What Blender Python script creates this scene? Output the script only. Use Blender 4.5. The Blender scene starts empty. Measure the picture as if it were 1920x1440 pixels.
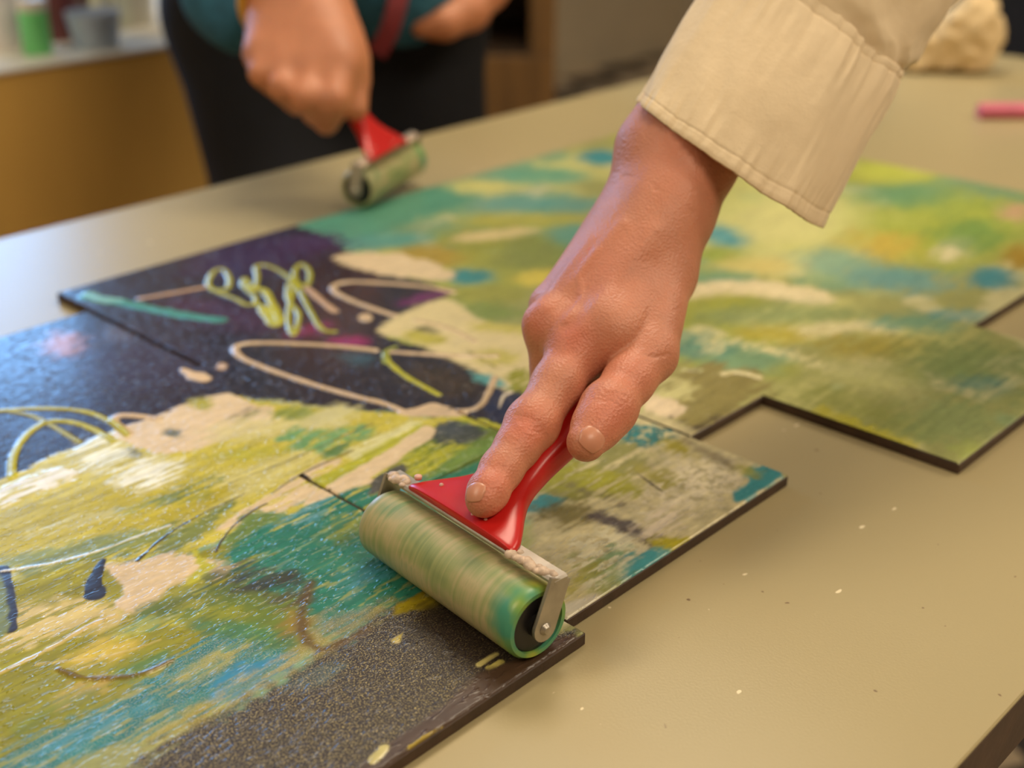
import bpy, math
import numpy as np
from mathutils import Vector

# ------------------------------------------------------------------ camera
T = 0.75                    # height of the table top above the floor
H = 0.285                   # camera height above the table top
FPX = 2403.0
PITCH = math.atan(1125.0 / FPX)
_b = np.array([2505.0, math.hypot(FPX, 1125.0)]); _b /= np.linalg.norm(_b)
RT = np.array([_b[0], -_b[1], 0.0])
FW = np.array([_b[1] * math.cos(PITCH), math.sqrt(1 - _b[1] ** 2) * math.cos(PITCH), -math.sin(PITCH)])
UPV = np.cross(RT, FW)
CAM = np.array([0.0, 0.0, T + H])


def ray(x, y):
    return RT * (x - 960) / FPX + UPV * (720 - y) / FPX + FW


def at(x, y, z=T):          # point of the horizontal plane z seen at a photo pixel
    r = ray(x, y)
    return CAM + r * ((z - CAM[2]) / r[2])


def dp(x, y, d):            # point at depth d seen at a photo pixel
    return CAM + ray(x, y) * d


sc = bpy.context.scene
col = sc.collection
cam_d = bpy.data.cameras.new('camera')
cam = bpy.data.objects.new('camera', cam_d)
col.objects.link(cam)
cam.location = CAM
from mathutils import Matrix
cam.matrix_world = Matrix(((RT[0], UPV[0], -FW[0], CAM[0]), (RT[1], UPV[1], -FW[1], CAM[1]),
                           (RT[2], UPV[2], -FW[2], CAM[2]), (0, 0, 0, 1)))
cam_d.sensor_width = 36.0
cam_d.lens = FPX / 1920 * 36
cam_d.clip_start = 0.02
cam_d.dof.use_dof = True
cam_d.dof.focus_distance = 0.468
cam_d.dof.aperture_fstop = 6.2
sc.camera = cam

# ------------------------------------------------------------------ world, light, exposure
w = bpy.data.worlds.new('world'); sc.world = w; w.use_nodes = True
w.node_tree.nodes['Background'].inputs[0].default_value = (1.0, 0.88, 0.72, 1)
w.node_tree.nodes['Background'].inputs[1].default_value = 0.42
sc.view_settings.view_transform = 'Standard'
sc.view_settings.look = 'None'
sc.view_settings.exposure = 0.03
sc.view_settings.gamma = 1.0
sc.view_settings.use_curve_mapping = False


def area(name, loc, target, sx, sy, power, color):
    l = bpy.data.lights.new(name, 'AREA'); l.shape = 'RECTANGLE'; l.size = sx; l.size_y = sy
    l.energy = power; l.color = color
    o = bpy.data.objects.new(name, l); col.objects.link(o); o.location = loc
    o.rotation_euler = (Vector(target) - Vector(loc)).to_track_quat('-Z', 'Y').to_euler()
    return o


CEIL = 2.6
WARM = (1.0, 0.86, 0.66)
LAMPS = [((1.35, 1.0), 1.0, 0.6, 20), ((0.2, -1.0), 1.0, 0.6, 16), ((-1.1, 1.2), 1.0, 0.6, 16), ((2.3, -0.7), 1.0, 0.6, 28)]  # the last panel is an added fill light
for (lx, ly), sx, sy, pw in LAMPS:
    area('ceiling_lamp_light', (lx, ly, CEIL - 0.07), (lx, ly, 0), sx, sy, pw, WARM)
WX0, WX1, WZ0, WZ1, WY = 0.62, 1.64, 1.15, 2.05, 3.34
area('daylight', ((WX0 + WX1) / 2, WY - 0.02, (WZ0 + WZ1) / 2), ((WX0 + WX1) / 2, 0, (WZ0 + WZ1) / 2), WX1 - WX0, WZ1 - WZ0, 31,
     (0.20, 0.50, 1.0))


# ------------------------------------------------------------------ helpers
def lin(c):
    c = np.array(c, float) / 255.0
    return np.where(c <= 0.04045, c / 12.92, ((c + 0.055) / 1.055) ** 2.4)


def lin4(c):
    v = lin(c); return (v[0], v[1], v[2], 1.0)


class NT:
    def __init__(s, name):
        s.m = bpy.data.materials.new(name); s.m.use_nodes = True
        s.n = s.m.node_tree.nodes; s.l = s.m.node_tree.links
        s.b = s.n['Principled BSDF']

    def add(s, t, **kw):
        n = s.n.new(t)
        for k, v in kw.items():
            if k in n.inputs.keys(): n.inputs[k].default_value = v
            else: setattr(n, k, v)
        return n

    def link(s, a, b): s.l.new(a, b)

    def noise(s, scale, detail=3, rough=0.5, coord='Object', stretch=(1, 1, 1), rot=(0, 0, 0), dist=0.0):
        tc = s.add('ShaderNodeTexCoord'); mp = s.add('ShaderNodeMapping')
        mp.inputs['Scale'].default_value = stretch; mp.inputs['Rotation'].default_value = rot
        s.link(tc.outputs[coord], mp.inputs['Vector'])
        n = s.add('ShaderNodeTexNoise'); n.inputs['Scale'].default_value = scale
        n.inputs['Detail'].default_value = detail; n.inputs['Roughness'].default_value = rough
        n.inputs['Distortion'].default_value = dist
        s.link(mp.outputs[0], n.inputs['Vector'])
        return n.outputs[0]

    def ramp(s, src, stops):
        r = s.add('ShaderNodeValToRGB'); e = r.color_ramp.elements
        while len(e) < len(stops): e.new(0.5)
        for el, (p, c) in zip(e, stops):
            el.position = p; el.color = c if len(c) == 4 else (*c, 1)
        s.link(src, r.inputs[0]); return r.outputs[0]

    def mix(s, fac, a, b, mode='MIX'):
        n = s.add('ShaderNodeMix', data_type='RGBA', blend_type=mode)
        for sock, v in ((n.inputs[0], fac), (n.inputs[6], a), (n.inputs[7], b)):
            if hasattr(v, 'default_value') or hasattr(v, 'is_linked'): s.link(v, sock)
            else: sock.default_value = v
        return n.outputs[2]

    def math(s, op, a, b=0.0):
        n = s.add('ShaderNodeMath', operation=op)
        for sock, v in ((n.inputs[0], a), (n.inputs[1], b)):
            if hasattr(v, 'is_linked'): s.link(v, sock)
            else: sock.default_value = v
        return n.outputs[0]

    def bump(s, h, strength=0.3, dist=0.001, prev=None):
        n = s.add('ShaderNodeBump'); n.inputs['Strength'].default_value = strength; n.inputs['Distance'].default_value = dist
        s.link(h, n.inputs['Height'])
        if prev is not None: s.link(prev, n.inputs['Normal'])
        return n.outputs[0]

    def normal(s, o): s.link(o, s.b.inputs['Normal'])


def mat(name, c, rough=0.5, metal=0.0, var=0.12, scale=40, bump=0.0, bscale=None, bdist=0.001, coat=0.0, sss=0.0, sheen=0.0,
        stretch=(1, 1, 1)):
    t = NT(name)
    n = t.noise(scale, stretch=stretch)
    a = lin(c)
    lo = tuple(a * (1 - var)) + (1,); hi = tuple(np.minimum(a * (1 + var), 1)) + (1,)
    t.link(t.ramp(n, [(0.3, lo), (0.7, hi)]), t.b.inputs['Base Color'])
    t.b.inputs['Roughness'].default_value = rough; t.b.inputs['Metallic'].default_value = metal
    t.b.inputs['Coat Weight'].default_value = coat
    t.b.inputs['Sheen Weight'].default_value = sheen
    if sss:
        t.b.inputs['Subsurface Weight'].default_value = sss
        t.b.inputs['Subsurface Radius'].default_value = (1, 0.4, 0.2); t.b.inputs['Subsurface Scale'].default_value = 0.004
    if bump:
        t.normal(t.bump(t.noise(bscale or scale, 4), bump, bdist))
    return t.m


def mesh(name, V, Fc, m=None, parent=None, smooth=True):
    me = bpy.data.meshes.new(name)
    V = np.asarray(V, np.float32)
    if isinstance(Fc, np.ndarray) and Fc.ndim == 2:
        k = Fc.shape[1]
        me.vertices.add(len(V)); me.vertices.foreach_set('co', V.ravel())
        me.loops.add(Fc.size); me.loops.foreach_set('vertex_index', Fc.ravel().astype(np.int32))
        me.polygons.add(len(Fc))
        me.polygons.foreach_set('loop_start', np.arange(0, Fc.size, k, dtype=np.int32))
        me.update(calc_edges=True)
    else:
        me.from_pydata([tuple(v) for v in V], [], [tuple(f) for f in Fc])
    me.validate()
    if smooth: me.polygons.foreach_set('use_smooth', np.ones(len(me.polygons), bool))
    o = bpy.data.objects.new(name, me); col.objects.link(o)
    if m is not None:
        for k in (m if isinstance(m, (list, tuple)) else [m]): me.materials.append(k)
    if parent is not None: o.parent = parent
    return o


def empty(name, loc, rz=0.0):
    o = bpy.data.objects.new(name, None); col.objects.link(o)
    o.location = tuple(loc); o.rotation_euler = (0, 0, rz); o.empty_display_size = 0.05
    return o


def tag(o, label, cat, group=None):
    o['label'] = label; o['category'] = cat
    if group: o['group'] = group
    return o


class MB:                   # collects solids into one mesh
    def __init__(s): s.V = []; s.F = []

    def put(s, V, F):
        o = len(s.V); s.V += [tuple(v) for v in V]; s.F += [tuple(i + o for i in f) for f in F]; return s

    def box(s, c, d, rz=0.0, bev=0.0):
        x, y, z = [k / 2 for k in d]; ca, sa = math.cos(rz), math.sin(rz)
        if bev > 0:
            b = min(bev, x * .9, y * .9, z * .9); P = []
            pro = [(x - b, y), (x, y - b), (x, -y + b), (x - b, -y), (-x + b, -y), (-x, -y + b), (-x, y - b), (-x + b, y)]
            pin = [(px - math.copysign(b, px) * (abs(px) == x or 0) , py) for px, py in pro]
            pin = [(math.copysign(min(abs(px), x - b), px), math.copysign(min(abs(py), y - b), py)) for px, py in pro]
            rings = [(pin, -z), (pro, -z + b), (pro, z - b), (pin, z)]
            for r, zz in rings:
                for px, py in r: P.append((c[0] + ca * px - sa * py, c[1] + sa * px + ca * py, c[2] + zz))
            F = [tuple(range(0, 8)), tuple(range(31, 23, -1))]
            for k in range(3):
                for i in range(8):
                    j = (i + 1) % 8; F.append((k * 8 + j, k * 8 + i, k * 8 + 8 + i, k * 8 + 8 + j))
            return s.put(P, F)
        P = [(c[0] + ca * i * x - sa * j * y, c[1] + sa * i * x + ca * j * y, c[2] + k * z) for k in (-1, 1) for j in (-1, 1) for i in (-1, 1)]
        return s.put(P, [(0, 2, 3, 1), (4, 5, 7, 6), (0, 1, 5, 4), (2, 6, 7, 3), (0, 4, 6, 2), (1, 3, 7, 5)])

    def tube(s, pts, rad, n=16, cap=True):
        pts = [np.array(p, float) for p in pts]
        if not hasattr(rad, '__len__'): rad = [rad] * len(pts)
        rings = []; up = None
        for i, p in enumerate(pts):
            t = pts[min(i + 1, len(pts) - 1)] - pts[max(i - 1, 0)]; t /= np.linalg.norm(t) + 1e-12
            if up is None:
                up = np.cross(t, [0.3, 0.2, 1.0]); up /= np.linalg.norm(up)
            else:
                up = up - t * (up @ t); up /= np.linalg.norm(up)
            v = np.cross(t, up)
            rings.append([p + rad[i] * (math.cos(a) * up + math.sin(a) * v) for a in np.linspace(0, 2 * math.pi, n, endpoint=False)])
        return s.loft(rings, cap)

    def loft(s, rings, cap=True):
        n = len(rings[0]); V = [v for r in rings for v in r]; F = []
        for k in range(len(rings) - 1):
            for i in range(n):
                j = (i + 1) % n; F.append((k * n + i, k * n + j, k * n + n + j, k * n + n + i))
        if cap:
            F.append(tuple(range(n - 1, -1, -1))); F.append(tuple(range((len(rings) - 1) * n, len(rings) * n)))
        return s.put(V, F)

    def lathe(s, c, prof, axis='z', n=40):
        rings = []
        for r, h in prof:
            ring = []
            for a in np.linspace(0, 2 * math.pi, n, endpoint=False):
                q = (r * math.cos(a), r * math.sin(a), h)
                if axis == 'y': q = (q[0], q[2], -q[1])
                if axis == 'x': q = (q[2], q[0], q[1])
                ring.append((c[0] + q[0], c[1] + q[1], c[2] + q[2]))
            rings.append(ring)
        return s.loft(rings)

    def build(s, name, m, parent=None, smooth=False, angle=None):
        o = mesh(name, s.V, s.F, m, parent, smooth or angle is not None)
        if angle is not None:
            try: o.data.set_sharp_from_angle(angle=math.radians(angle))
            except Exception: pass
        return o


def structure(o): o['kind'] = 'structure'; return o


# value noise -----------------------------------------------------------
_T = np.random.RandomState(11).rand(256, 256).astype(np.float32)


def vn(x, y):
    xi = np.floor(x).astype(np.int64); yi = np.floor(y).astype(np.int64)
    fx = (x - xi).astype(np.float32); fy = (y - yi).astype(np.float32)
    fx = fx * fx * (3 - 2 * fx); fy = fy * fy * (3 - 2 * fy)
    a = _T[yi & 255, xi & 255]; b = _T[yi & 255, (xi + 1) & 255]
    c = _T[(yi + 1) & 255, xi & 255]; d = _T[(yi + 1) & 255, (xi + 1) & 255]
    return (a * (1 - fx) + b * fx) * (1 - fy) + (c * (1 - fx) + d * fx) * fy


def fbm(x, y, o=3):
    s = 0; w_ = 0; a = 1.0
    for k in range(o):
        s = s + a * vn(x * 2 ** k + 17.3 * k, y * 2 ** k + 5.1 * k); w_ += a; a *= 0.5
    return s / w_


def sst(e0, e1, x):
    t = np.clip((x - e0) / (e1 - e0), 0, 1); return t * t * (3 - 2 * t)


def spline(P, closed=False, n=5):
    P = np.array(P, float); N = len(P); out = []
    for i in range(N if closed else N - 1):
        if closed: p0, p1, p2, p3 = P[(i - 1) % N], P[i], P[(i + 1) % N], P[(i + 2) % N]
        else: p0, p1, p2, p3 = P[max(i - 1, 0)], P[i], P[i + 1], P[min(i + 2, N - 1)]
        for t in np.linspace(0, 1, n, endpoint=False):
            out.append(0.5 * ((2 * p1) + (-p0 + p2) * t + (2 * p0 - 5 * p1 + 4 * p2 - p3) * t * t + (-p0 + 3 * p1 - 3 * p2 + p3) * t ** 3))
    if not closed: out.append(P[-1])
    return np.array(out)


# ------------------------------------------------------------------ implicit bodies -> one continuous mesh
def cap(a, b, ra, rb): return ('c', np.array(a, float), np.array(b, float), ra, rb)


def ell(c, ax, r):          # ax: three orthonormal rows
    return ('e', np.array(c, float), np.array(ax, float), np.array(r, float))


def sd(pr, P):
    if pr[0] == 'c':
        _, a, b, ra, rb = pr
        ba = b - a; pa = P - a
        t = np.clip(pa @ ba / (ba @ ba + 1e-12), 0, 1)
        return np.linalg.norm(pa - t[:, None] * ba, axis=1) - (ra + (rb - ra) * t)
    _, c, ax, r = pr
    q = (P - c) @ ax.T
    k0 = np.linalg.norm(q / r, axis=1); k1 = np.linalg.norm(q / (r * r), axis=1) + 1e-9
    return k0 * (k0 - 1) / k1


def smin(a, b, k):
    if np.isscalar(k) and k <= 0: return np.minimum(a, b)
    h = np.clip(0.5 + 0.5 * (b - a) / k, 0, 1)
    return b * (1 - h) + a * h - k * h * (1 - h)


def smax(a, b, k): return -smin(-a, -b, k)


def union(prims, k):
    def f(P):
        d = None
        for pr in prims:
            e = sd(pr, P); d = e if d is None else smin(d, e, k)
        return d
    return f


def surface(f, lo, hi, h, relax=1):
    lo = np.array(lo); hi = np.array(hi); q = 4
    n = np.ceil((hi - lo) / h / q).astype(int) * q
    nc = n // q + 1
    g = np.stack(np.meshgrid(*[np.arange(k) for k in nc], indexing='ij'), -1)
    dc = f((lo + g.reshape(-1, 3) * h * q)).reshape(nc)
    near = np.abs(dc) < h * q * 2.2
    cell = np.zeros(nc - 1, bool)
    for i in (0, 1):
        for j in (0, 1):
            for k in (0, 1):
                cell |= near[i:nc[0] - 1 + i, j:nc[1] - 1 + j, k:nc[2] - 1 + k]
    D = np.repeat(np.repeat(np.repeat(np.sign(dc[:-1, :-1, :-1]), q, 0), q, 1), q, 2).astype(np.float32) * 9
    M = np.repeat(np.repeat(np.repeat(cell, q, 0), q, 1), q, 2)
    idx = np.argwhere(M)
    vals = np.empty(len(idx), np.float32)
    for s in range(0, len(idx), 400000):
        vals[s:s + 400000] = f(lo + idx[s:s + 400000] * h)
    D[M] = vals
    S = D < 0
    a = [D[i:D.shape[0] - 1 + i, j:D.shape[1] - 1 + j, k:D.shape[2] - 1 + k] for i in (0, 1) for j in (0, 1) for k in (0, 1)]
    sg = [x < 0 for x in a]
    cnt = sum(x.astype(np.int8) for x in sg)
    act = (cnt > 0) & (cnt < 8)
    ci = np.argwhere(act)
    cid = -np.ones(act.shape, np.int64); cid[act] = np.arange(len(ci))
    cv = np.stack([x[act] for x in a], 1)
    off = np.array([(i, j, k) for i in (0, 1) for j in (0, 1) for k in (0, 1)], float)
    acc = np.zeros((len(ci), 3)); num = np.zeros(len(ci))
    for i in range(8):
        for j in range(i + 1, 8):
            if np.abs(off[i] - off[j]).sum() == 1:
                c = (cv[:, i] < 0) != (cv[:, j] < 0)
                t = np.where(c, cv[:, i] / (cv[:, i] - cv[:, j] + 1e-20), 0)
                p = off[i] + t[:, None] * (off[j] - off[i])
                acc += p * c[:, None]; num += c
    V = lo + (ci + acc / num[:, None]) * h
    Q = []
    for ax in range(3):
        u, v = [(1, 2), (2, 0), (0, 1)][ax]
        sl0 = [slice(1, -1)] * 3; sl1 = [slice(1, -1)] * 3
        sl0[ax] = slice(0, -1); sl1[ax] = slice(1, None)
        A = S[tuple(sl0)]; B = S[tuple(sl1)]
        for flip in (False, True):
            e = np.argwhere((A & ~B) if not flip else (~A & B))
            base = e + 1; base[:, ax] -= 1
            def cc(du, dv):
                k = base.copy(); k[:, u] -= du; k[:, v] -= dv
                return cid[k[:, 0], k[:, 1], k[:, 2]]
            qd = np.stack([cc(1, 1), cc(0, 1), cc(0, 0), cc(1, 0)], 1)
            if flip: qd = qd[:, ::-1]
            Q.append(qd[(qd >= 0).all(1)])
    Q = np.concatenate(Q)
    for _ in range(relax):
        s = np.zeros_like(V); c = np.zeros(len(V))
        for i in range(4):
            np.add.at(s, Q[:, i], V[Q[:, (i + 1) % 4]]); np.add.at(c, Q[:, i], 1)
            np.add.at(s, Q[:, i], V[Q[:, (i - 1) % 4]]); np.add.at(c, Q[:, i], 1)
        V = 0.5 * V + 0.5 * s / np.maximum(c, 1)[:, None]
    return V, Q


def setattr_f(o, name, v):
    a = o.data.attributes.new(name, 'FLOAT', 'POINT'); a.data.foreach_set('value', np.asarray(v, np.float32))


# ------------------------------------------------------------------ materials
m_table = NT('table_laminate')
tn = m_table.noise(2.2, 4); tf = m_table.noise(900, 2)
base = m_table.ramp(tn, [(0.3, lin4((168, 154, 115))), (0.7, lin4((177, 162, 122)))])
sp = m_table.noise(120, 2, 0.6); spots = m_table.ramp(sp, [(0.735, (0, 0, 0, 1)), (0.76, (1, 1, 1, 1))])
sp2 = m_table.noise(110, 1, 0.5, stretch=(1, 1.6, 1), rot=(0, 0, 1.1)); spots2 = m_table.ramp(sp2, [(0.79, (0, 0, 0, 1)), (0.81, (1, 1, 1, 1))])
base = m_table.mix(spots, base, lin4((120, 100, 72)))
base = m_table.mix(spots2, base, lin4((232, 218, 180)))
m_table.link(base, m_table.b.inputs['Base Color'])
m_table.b.inputs['Roughness'].default_value = 0.34
m_table.b.inputs['Specular IOR Level'].default_value = 0.38
m_table.normal(m_table.bump(tf, 0.12, 0.0004))
M_TABLE = m_table.m
M_EDGE = mat('dark_edge_band', (74, 54, 38), 0.45, scale=60, var=0.25, bump=0.2, bscale=200)
M_STEEL_DARK = mat('table_leg_steel', (70, 68, 66), 0.35, 0.9)


def paint_mat():
    t = NT('acrylic_paint')
    at_ = t.add('ShaderNodeAttribute', attribute_name='paint')
    gr = t.add('ShaderNodeAttribute', attribute_name='grain')
    fine = t.noise(420, 3, 0.6, stretch=(0.35, 1, 1))
    k = t.ramp(fine, [(0.25, (0.86, 0.86, 0.86, 1)), (0.75, (1.12, 1.12, 1.12, 1))])
    c = t.mix(1.0, at_.outputs['Color'], k, 'MULTIPLY')
    # glints of the dry-rolled areas, painted in as gold flecks
    fl = t.noise(1500, 2, 0.75)
    flm = t.ramp(fl, [(0.52, (0, 0, 0, 1)), (0.62, (1, 1, 1, 1))])
    c = t.mix(t.math('MULTIPLY', flm, gr.outputs['Fac']), c, lin4((204, 184, 122)))
    t.b.inputs['Specular IOR Level'].default_value = 0.45
    t.link(c, t.b.inputs['Base Color'])
    rn = t.noise(60, 3); wet = t.add('ShaderNodeAttribute', attribute_name='wet')
    r0 = t.math('MULTIPLY', wet.outputs['Fac'], -0.20)
    t.link(t.math('ADD', t.math('ADD', 0.36, r0), t.math('MULTIPLY', t.math('SUBTRACT', rn, 0.5), 0.1)), t.b.inputs['Roughness'])
    sp_ = t.ramp(t.noise(620, 1, 0.5, stretch=(0.4, 1, 1)), [(0.56, (0, 0, 0, 1)), (0.70, (1, 1, 1, 1))])
    b1 = t.bump(t.noise(420, 2, 0.5, stretch=(0.35, 1, 1)), 0.10, 0.0005)
    sk = t.add('ShaderNodeBump'); sk.inputs['Distance'].default_value = 0.0008
    t.link(t.math('ADD', 0.12, t.math('MULTIPLY', wet.outputs['Fac'], 0.75)), sk.inputs['Strength'])
    t.link(sp_, sk.inputs['Height']); t.link(b1, sk.inputs['Normal'])
    fk = t.add('ShaderNodeBump'); fk.inputs['Distance'].default_value = 0.0006
    t.link(t.math('MULTIPLY', gr.outputs['Fac'], 0.8), fk.inputs['Strength'])
    t.link(flm, fk.inputs['Height']); t.link(sk.outputs[0], fk.inputs['Normal'])
    b2 = fk.outputs[0]
    t.normal(b2)
    return t.m


M_PAINT = paint_mat()
M_BOARD = mat('hardboard', (66, 48, 36), 0.6, scale=90, var=0.3, bump=0.4, bscale=300, bdist=0.0006)


def skin_mat(name, c, flush):
    t = NT(name)
    n = t.noise(45, 4); n2 = t.noise(260, 3)
    a = lin(c)
    cc = t.ramp(n, [(0.3, tuple(a * 0.86) + (1,)), (0.7, tuple(np.minimum(a * 1.1, 1)) + (1,))])
    cc = t.mix(t.math('MULTIPLY', n2, 0.35), cc, tuple(a * np.array([1.02, 0.8, 0.75])) + (1,))
    fa = t.add('ShaderNodeAttribute', attribute_name='flush')
    cc = t.mix(fa.outputs['Fac'], cc, lin4(flush))
    t.link(cc, t.b.inputs['Base Color'])
    t.b.inputs['Roughness'].default_value = 0.46
    t.b.inputs['Subsurface Weight'].default_value = 0.22
    t.b.inputs['Subsurface Radius'].default_value = (1.0, 0.35, 0.18)
    t.b.inputs['Subsurface Scale'].default_value = 0.004
    v = t.add('ShaderNodeTexVoronoi'); v.inputs['Scale'].default_value = 900
    tc = t.add('ShaderNodeTexCoord'); t.link(tc.outputs['Object'], v.inputs['Vector'])
    b = t.bump(v.outputs['Distance'], 0.32, 0.0007)
    b = t.bump(t.noise(170, 5, 0.65), 0.26, 0.0014, b)
    t.normal(b)
    return t.m


M_SKIN = skin_mat('skin', (200, 135, 106), (206, 112, 88))
M_SKIN2 = skin_mat('skin_tan', (196, 130, 92), (190, 105, 80))
M_NAIL = mat('nail', (204, 140, 112), 0.34, scale=120, var=0.06, sss=0.15)
M_RED = mat('red_plastic', (196, 30, 28), 0.3, scale=25, var=0.12, bump=0.08, bscale=160)
M_SPECK = mat('paint_speck', (222, 170, 155), 0.5)
M_STEEL = mat('bare_steel', (176, 168, 156), 0.4, 0.75, scale=90, var=0.2, bump=0.15, bscale=150)
M_CRUST = mat('dried_paint_crust', (205, 182, 160), 0.55, scale=300, var=0.3, bump=0.5, bscale=400)
M_CORE = mat('black_rubber_core', (26, 24, 26), 0.4)

# rubber roller covered in sage, cream and lime paint, teal and lime at its end
t = NT('painted_roller')
tc = t.add('ShaderNodeTexCoord'); sx = t.add('ShaderNodeSeparateXYZ'); t.link(tc.outputs['Object'], sx.inputs[0])
rings_n = t.noise(40, 3, stretch=(0.12, 12, 0.12)); blot = t.noise(36, 3, 0.55, stretch=(1, 0.7, 1))
c1 = t.ramp(t.math('ADD', t.math('MULTIPLY', rings_n, 0.25), t.math('MULTIPLY', blot, 0.75)),
            [(0.33, lin4((100, 126, 82))), (0.45, lin4((150, 158, 104))), (0.54, lin4((184, 172, 128))), (0.66, lin4((126, 150, 104)))])
endm = t.ramp(t.math('ADD', t.math('MULTIPLY', sx.outputs['Y'], 1.0), t.math('MULTIPLY', blot, 0.016)),
              [(0.0, (1, 1, 1, 1)), (1.0, (0, 0, 0, 1))])
rr = [n for n in t.n if n.type == 'VALTORGB'][-1]
mr = t.add('ShaderNodeMapRange'); mr.inputs['From Min'].default_value = -0.042; mr.inputs['From Max'].default_value = -0.033
t.link(t.math('ADD', sx.outputs['Y'], t.math('MULTIPLY', t.math('SUBTRACT', blot, 0.5), 0.03)), mr.inputs['Value'])
t.link(mr.outputs[0], rr.inputs[0])
lime_teal = t.ramp(t.noise(60, 2), [(0.4, lin4((70, 146, 118))), (0.55, lin4((120, 160, 78))), (0.66, lin4((176, 178, 60)))])
c1 = t.mix(endm, c1, lime_teal)
t.link(c1, t.b.inputs['Base Color']); t.b.inputs['Roughness'].default_value = 0.36
t.normal(t.bump(t.noise(150, 3, stretch=(0.2, 3, 0.2)), 0.25, 0.0005))
M_ROLLER = t.m

# woven cotton
t = NT('cream_cotton')
n = t.noise(18, 4); a = lin((226, 204, 168))
t.link(t.ramp(n, [(0.3, tuple(a * 0.93) + (1,)), (0.7, tuple(a * 1.05) + (1,))]), t.b.inputs['Base Color'])
t.b.inputs['Roughness'].default_value = 0.85; t.b.inputs['Sheen Weight'].default_value = 0.15
b = t.bump(t.noise(1500, 2, 0.6), 0.3, 0.0004); b = t.bump(t.noise(130, 4, 0.55), 0.28, 0.0016, b); t.normal(b)
M_COTTON = t.m
M_DENIM = mat('navy_cotton', (5, 6, 14), 0.9, scale=60, var=0.3, bump=0.3, bscale=220)
M_KNIT = mat('teal_knit', (44, 98, 124), 0.9, scale=80, var=0.25, bump=0.4, bscale=260)
M_STRAP = mat('burgundy_webbing', (120, 36, 42), 0.8, scale=120)
M_GOLD = mat('gold_metal', (226, 180, 80), 0.3, 0.8)
M_OCHRE = mat('ochre_counter_front', (240, 190, 98), 0.55, scale=5, var=0.14, stretch=(1, 1, 0.3))
M_WHITE = mat('white_laminate', (222, 216, 200), 0.4, scale=8, var=0.05)
M_WOOD = mat('brown_cabinet_wood', (112, 80, 40), 0.5, scale=9, var=0.3, stretch=(3, 3, 0.4))
M_DARKWOOD = mat('dark_cabinet_wood', (58, 42, 28), 0.5, scale=9, var=0.3)
M_WALL = mat('grey_wall_paint', (192, 176, 148), 0.9, scale=6, var=0.05, bump=0.1, bscale=200)
M_CEIL = mat('white_ceiling', (225, 220, 208), 0.9, scale=4, var=0.04)
M_TRIM = mat('trim_paint', (205, 198, 180), 0.5)
M_BLACK = mat('black_fabric', (20, 20, 24), 0.85, scale=60, var=0.3, bump=0.3, bscale=300)

t = NT('floor_tiles')
ck = t.add('ShaderNodeTexChecker'); ck.inputs['Scale'].default_value = 5.0
mp = t.add('ShaderNodeMapping'); mp.inputs['Rotation'].default_value = (0, 0, 0.5); mp.inputs['Location'].default_value = (0.065, 0.075, 0.1)
tc = t.add('ShaderNodeTexCoord'); t.link(tc.outputs['Object'], mp.inputs[0]); t.link(mp.outputs[0], ck.inputs['Vector'])
nn = t.noise(14, 3)
ck.inputs[1].default_value = lin4((196, 176, 146)); ck.inputs[2].default_value = lin4((40, 36, 42))
t.link(t.mix(t.math('MULTIPLY', nn, 0.3), ck.outputs[0], lin4((120, 104, 84))), t.b.inputs['Base Color'])
t.b.inputs['Roughness'].default_value = 0.5
M_FLOOR = t.m


def emis(name, c, s):
    t = NT(name); t.b.inputs['Base Color'].default_value = lin4(c)
    n = t.noise(3, 2); k = t.ramp(n, [(0.2, tuple(lin(c) * 0.95) + (1,)), (0.8, lin4(c))])
    t.link(k, t.b.inputs['Emission Color']); t.b.inputs['Emission Strength'].default_value = s
    return t.m


M_LAMP = emis('lamp_diffuser', (255, 232, 196), 3.0)
M_SKY = emis('bright_window_glass', (186, 214, 255), 1.5)

# ------------------------------------------------------------------ the room
RX0, RX1, RY0, RY1 = -2.4, 4.6, -2.2, 3.35
structure(MB().box(((RX0 + RX1) / 2, (RY0 + RY1) / 2, -0.05), (RX1 - RX0, RY1 - RY0, 0.1)).build('floor', M_FLOOR))
structure(MB().box(((RX0 + RX1) / 2, (RY0 + RY1) / 2, CEIL + 0.05), (RX1 - RX0, RY1 - RY0, 0.1)).build('ceiling', M_CEIL))
wb = MB()                                                # back wall with the window opening
wb.box(((RX0 + WX0) / 2, RY1 + 0.06, CEIL / 2), (WX0 - RX0, 0.12, CEIL))
wb.box(((WX1 + RX1) / 2, RY1 + 0.06, CEIL / 2), (RX1 - WX1, 0.12, CEIL))
wb.box(((WX0 + WX1) / 2, RY1 + 0.06, WZ0 / 2), (WX1 - WX0, 0.12, WZ0))
wb.box(((WX0 + WX1) / 2, RY1 + 0.06, (WZ1 + CEIL) / 2), (WX1 - WX0, 0.12, CEIL - WZ1))
structure(wb.build('wall_back', M_WALL))
structure(MB().box(((RX0 + RX1) / 2, RY0 - 0.06, CEIL / 2), (RX1 - RX0, 0.12, CEIL)).build('wall_front', M_WALL))
structure(MB().box((RX0 - 0.06, (RY0 + RY1) / 2, CEIL / 2), (0.12, RY1 - RY0, CEIL)).build('wall_left', M_WALL))
structure(MB().box((RX1 + 0.06, (RY0 + RY1) / 2, CEIL / 2), (0.12, RY1 - RY0, CEIL)).build('wall_right', M_WALL))
structure(MB().box(((RX0 + RX1) / 2, RY1 - 0.008, 0.05), (RX1 - RX0, 0.016, 0.1)).build('baseboard_back', M_WALL))
win = structure(MB().box(((WX0 + WX1) / 2, RY1 + 0.05, (WZ0 + WZ1) / 2), (WX1 - WX0, 0.01, WZ1 - WZ0)).build('window_1', M_SKY))
fr = MB()
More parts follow.
